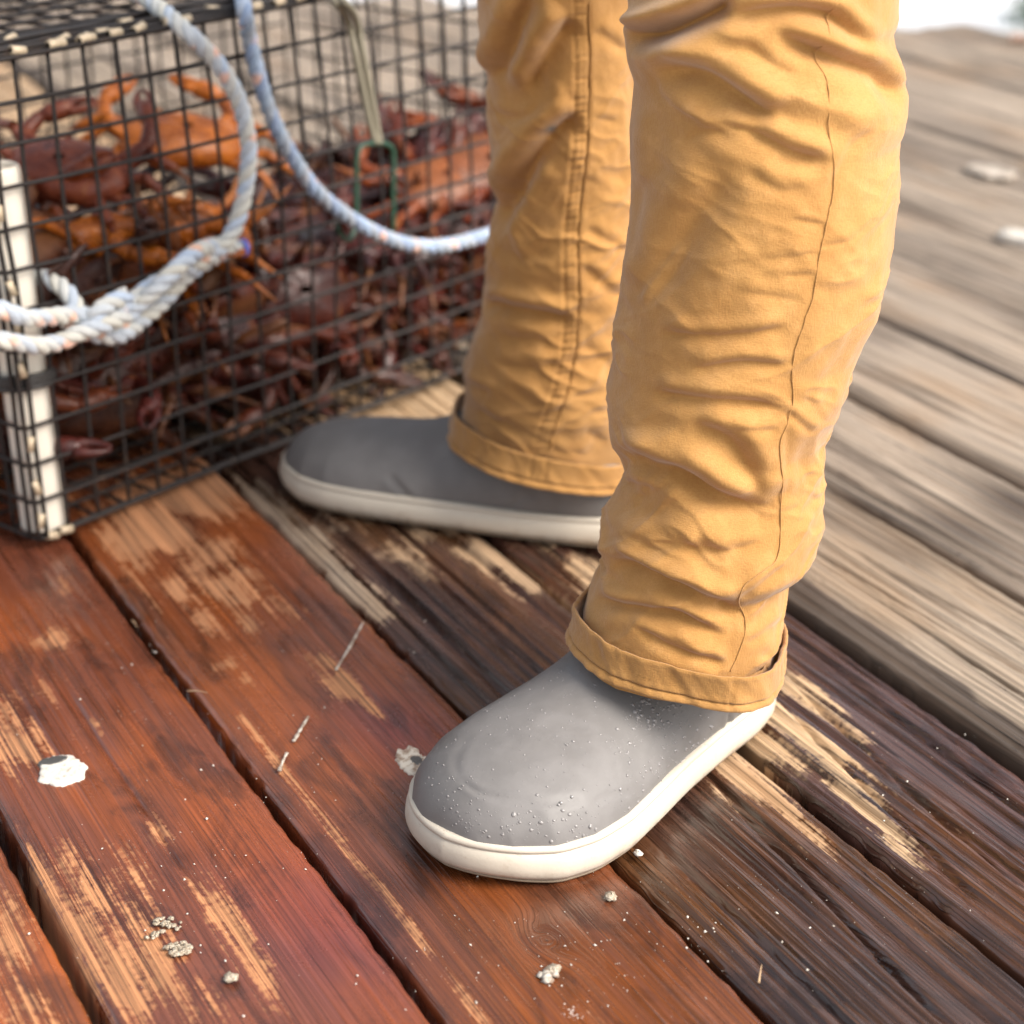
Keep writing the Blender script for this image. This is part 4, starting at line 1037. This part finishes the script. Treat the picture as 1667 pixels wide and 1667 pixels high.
bl = splat('bolt_head', 88, 1240, .0125, .0065, 5, M_STEEL, .0021, .18, .0)
tag(bl, 'dark grey bolt head set in the round white dropping', 'bolt')
o = splat('bird_dropping', 674, 1243, .013, .022, 8, M_GRIME, .0016, .5)
tag(o, 'white smear with a dark hole beside the near boot toe', 'bird dropping')
bl = splat('bolt_head', 678, 1240, .005, .008, 9, M_STEEL, .0021, .2)
tag(bl, 'small dark bolt head in the smear beside the near boot', 'bolt')
def streak(pts, lb, seed):
    P = [G(*x, .0012) for x in pts]; q_ = crom(P, 30)
    rr = .0013 * (.35 + fbm(np.linspace(0, 9, 30), np.zeros(30) + seed, seed, 2) * 1.4)
    V, Fq = tube(q_, rr, 8); V[:, 2] = .0022 + (V[:, 2] - .0012) * .6
    o = mesh('bird_dropping', V, Fq, M_GRIME); tag(o, lb, 'bird dropping')
streak([(591, 1015), (572, 1050), (547, 1092)], 'thin white streak of bird dropping beside the peach worn patch', 3)
streak([(502, 1168), (490, 1188), (478, 1208)], 'short white streak of bird dropping above the broken trail of dots', 5)
streak([(467, 1228), (461, 1240), (455, 1256)], 'faint broken white dribble near the groove between red planks', 6)
o = splat('bird_dropping', 1612, 292, .028, .05, 12, M_GRIME, .002, .35, .0145); tag(o, 'pale flat blob far back on the grey planks', 'bird dropping')
o = splat('bird_dropping', 1662, 404, .022, .05, 14, M_LIME, .008, .3, .012); tag(o, 'bright white blob at the right edge of the grey planks', 'bird dropping')
def crumbs(name, px, py, n, rad, rmin, rmax, seed, mt, lb, cat):
    r2 = random.Random(seed); mb = MB(); c = G(px, py)
    for _ in range(n):
        a, d = r2.uniform(0, 6.28), rad * r2.random() ** .6; r_ = r2.uniform(rmin, rmax)
        p = np.array([d * math.cos(a), d * math.sin(a) * .8, r_ * .35 + .001])
        th = np.linspace(0, 2 * np.pi, 7, endpoint=False); rows = []
        for ph in (.12, .8, 1.6, 2.4, 3.0):
            k_ = r_ * (1 + .35 * np.array([r2.uniform(-1, 1) for _ in th]))
            rows.append(p + np.stack([k_ * math.sin(ph) * np.cos(th), k_ * math.sin(ph) * np.sin(th), .5 * k_ * math.cos(ph)], 1))
        mb.add(np.vstack(rows), grid_faces(5, 7))
    o = mb.build(name, mt); o.location = (c[0], c[1], .0); tag(o, lb, cat); return o
crumbs('sand_clump', 270, 1508, 26, .011, .0011, .0024, 2, M_SAND, 'ragged clump of sandy grains, upper one on the red plank', 'sand clump')
crumbs('sand_clump', 291, 1548, 34, .0085, .0013, .0028, 4, M_SAND, 'crumbly oblong clump of sand below the ragged clump', 'sand clump')
crumbs('sand_clump', 248, 1524, 10, .006, .001, .002, 6, M_SAND, 'tiny scatter of sand left of the oblong clump', 'sand clump')
crumbs('pebble', 376, 1596, 5, .002, .0034, .0045, 7, M_SAND, 'single round tan pebble near the dry streak on the red plank', 'pebble')
crumbs('pebble', 994, 1466, 3, .0015, .0042, .0052, 8, M_SAND, 'round brown pebble in front of the near boot sole', 'pebble')
crumbs('shell_fragment', 893, 1592, 9, .008, .002, .0042, 9, M_GRIME, 'greyish broken shell piece below the dark knot', 'shell fragment')
crumbs('shell_fragment', 905, 1583, 5, .004, .003, .005, 19, M_SAND, 'rounded tan shell piece touching the greyish one', 'shell fragment')
crumbs('shell_fragment', 1040, 1391, 4, .0025, .002, .0034, 10, M_LIME, 'small clear fragment beside the near sole edge', 'shell fragment')
# countless fine grains of salt and shell
r2 = random.Random(31); mb = MB()
zones = [(1050, 1560, 160, 110, 260), (950, 1520, 300, 140, 200), (300, 1430, 260, 200, 170), (250, 1100, 220, 160, 90), (1450, 1450, 220, 200, 120), (1500, 1150, 170, 150, 60), (650, 1080, 110, 120, 50), (520, 1250, 160, 160, 90), (750, 1550, 150, 110, 90)]
for (px, py, sx, sy, n) in zones:
    for _ in range(int(n * .42)):
        x, y_ = px + r2.gauss(0, .5) * sx, py + r2.gauss(0, .5) * sy
        g = G(x, y_, .0); r_ = .0003 + .0011 * r2.random() ** 4.5
        a = r2.uniform(0, 6.28)
        V = [[0, 0, 1.2], [1, 0, 0], [0, 1, 0], [-1, .2, 0], [0, -1, 0], [0, 0, -1.0]]
        V = np.array(V) * r_ * np.array([r2.uniform(.7, 1.8), r2.uniform(.6, 1.1), .8]); ca, sa = math.cos(a), math.sin(a)
        V = np.stack([V[:, 0] * ca - V[:, 1] * sa, V[:, 0] * sa + V[:, 1] * ca, V[:, 2]], 1) + np.array([g[0], g[1], .0004])
        mb.add(V, np.array([[0, 1, 2, 2], [0, 2, 3, 3], [0, 3, 4, 4], [0, 4, 1, 1], [5, 2, 1, 1], [5, 3, 2, 2], [5, 4, 3, 3], [5, 1, 4, 4]])[:, :3])
gr_ = mb.build('grit', M_LIME, None, False); tag(gr_, 'fine white grains of salt and shell sprinkled over the planks', None, None, 'stuff')
# splinters and a hair
M_SPL = mat('pale_splinter', (.42, .28, .16), .8)[0]
mb = MB()
for (a_, b_) in (((305, 1125), (338, 1128)), ((215, 1010), (224, 1022)), ((1235, 1600), (1240, 1570))):
    A, B = G(*a_, .001), G(*b_, .006); mb.add(*tube(crom([A, (A + B) / 2 + np.array([0, 0, .001]), B], 8), np.linspace(.0009, .0002, 8), 5))
o = mb.build('splinters', M_SPL); tag(o, 'loose wood splinters and hairs caught along the plank edges', None, None, 'stuff')
# orange line at the far edge, green growth beyond the water
M_ORG = mat('faded_orange', (.42, .27, .20), .7)[0]
mb = MB(); mb.add(*tube(crom([G(1645, 61, .02), G(1665, 62, .02), G(1720, 66, .02), G(1800, 70, .02)], 30), .009, 10))
o = mb.build('hose', M_ORG); tag(o, 'faded orange hose lying along the far edge of the pier', 'hose')
m, t, b = mat('leaf_green', (.07, .13, .06), .7)
M_LEAF = m
M_BARK = mat('bark', (.12, .09, .06), .9)[0]
def water_at(px, py): return G(px, py, -1.5)
bp = water_at(1745, 40)
bush = empty('bush', tuple(bp)); tag(bush, 'green bush overhanging the water beyond the pier edge', 'bush')
mb = MB(); r2 = random.Random(5)
for _ in range(1500):
    a, e, d = r2.uniform(0, 6.28), r2.uniform(-.2, 1.57), .42 * r2.random() ** .5
    p = bp + np.array([d * math.cos(a) * math.cos(e), d * math.sin(a) * math.cos(e), .04 + d * math.sin(e) * .8])
    u_ = np.array([r2.gauss(0, 1) for _ in range(3)]); u_ /= np.linalg.norm(u_); v_ = np.cross(u_, [.3, .8, .5]); v_ /= np.linalg.norm(v_)
    mb.add(np.array([p, p + u_ * .03 + v_ * .012, p + u_ * .06, p + u_ * .03 - v_ * .012]), np.array([[0, 1, 2, 3]]))
mb.build('foliage', M_LEAF, bush, False)
mb = MB()
for k in range(6): mb.add(*tube(crom([bp, bp + np.array([.1 * math.cos(k), .1 * math.sin(k), .25]), bp + np.array([.3 * math.cos(k), .3 * math.sin(k), .55])], 8), np.linspace(.02, .006, 8), 6))
mb.build('stem', M_BARK, bush)
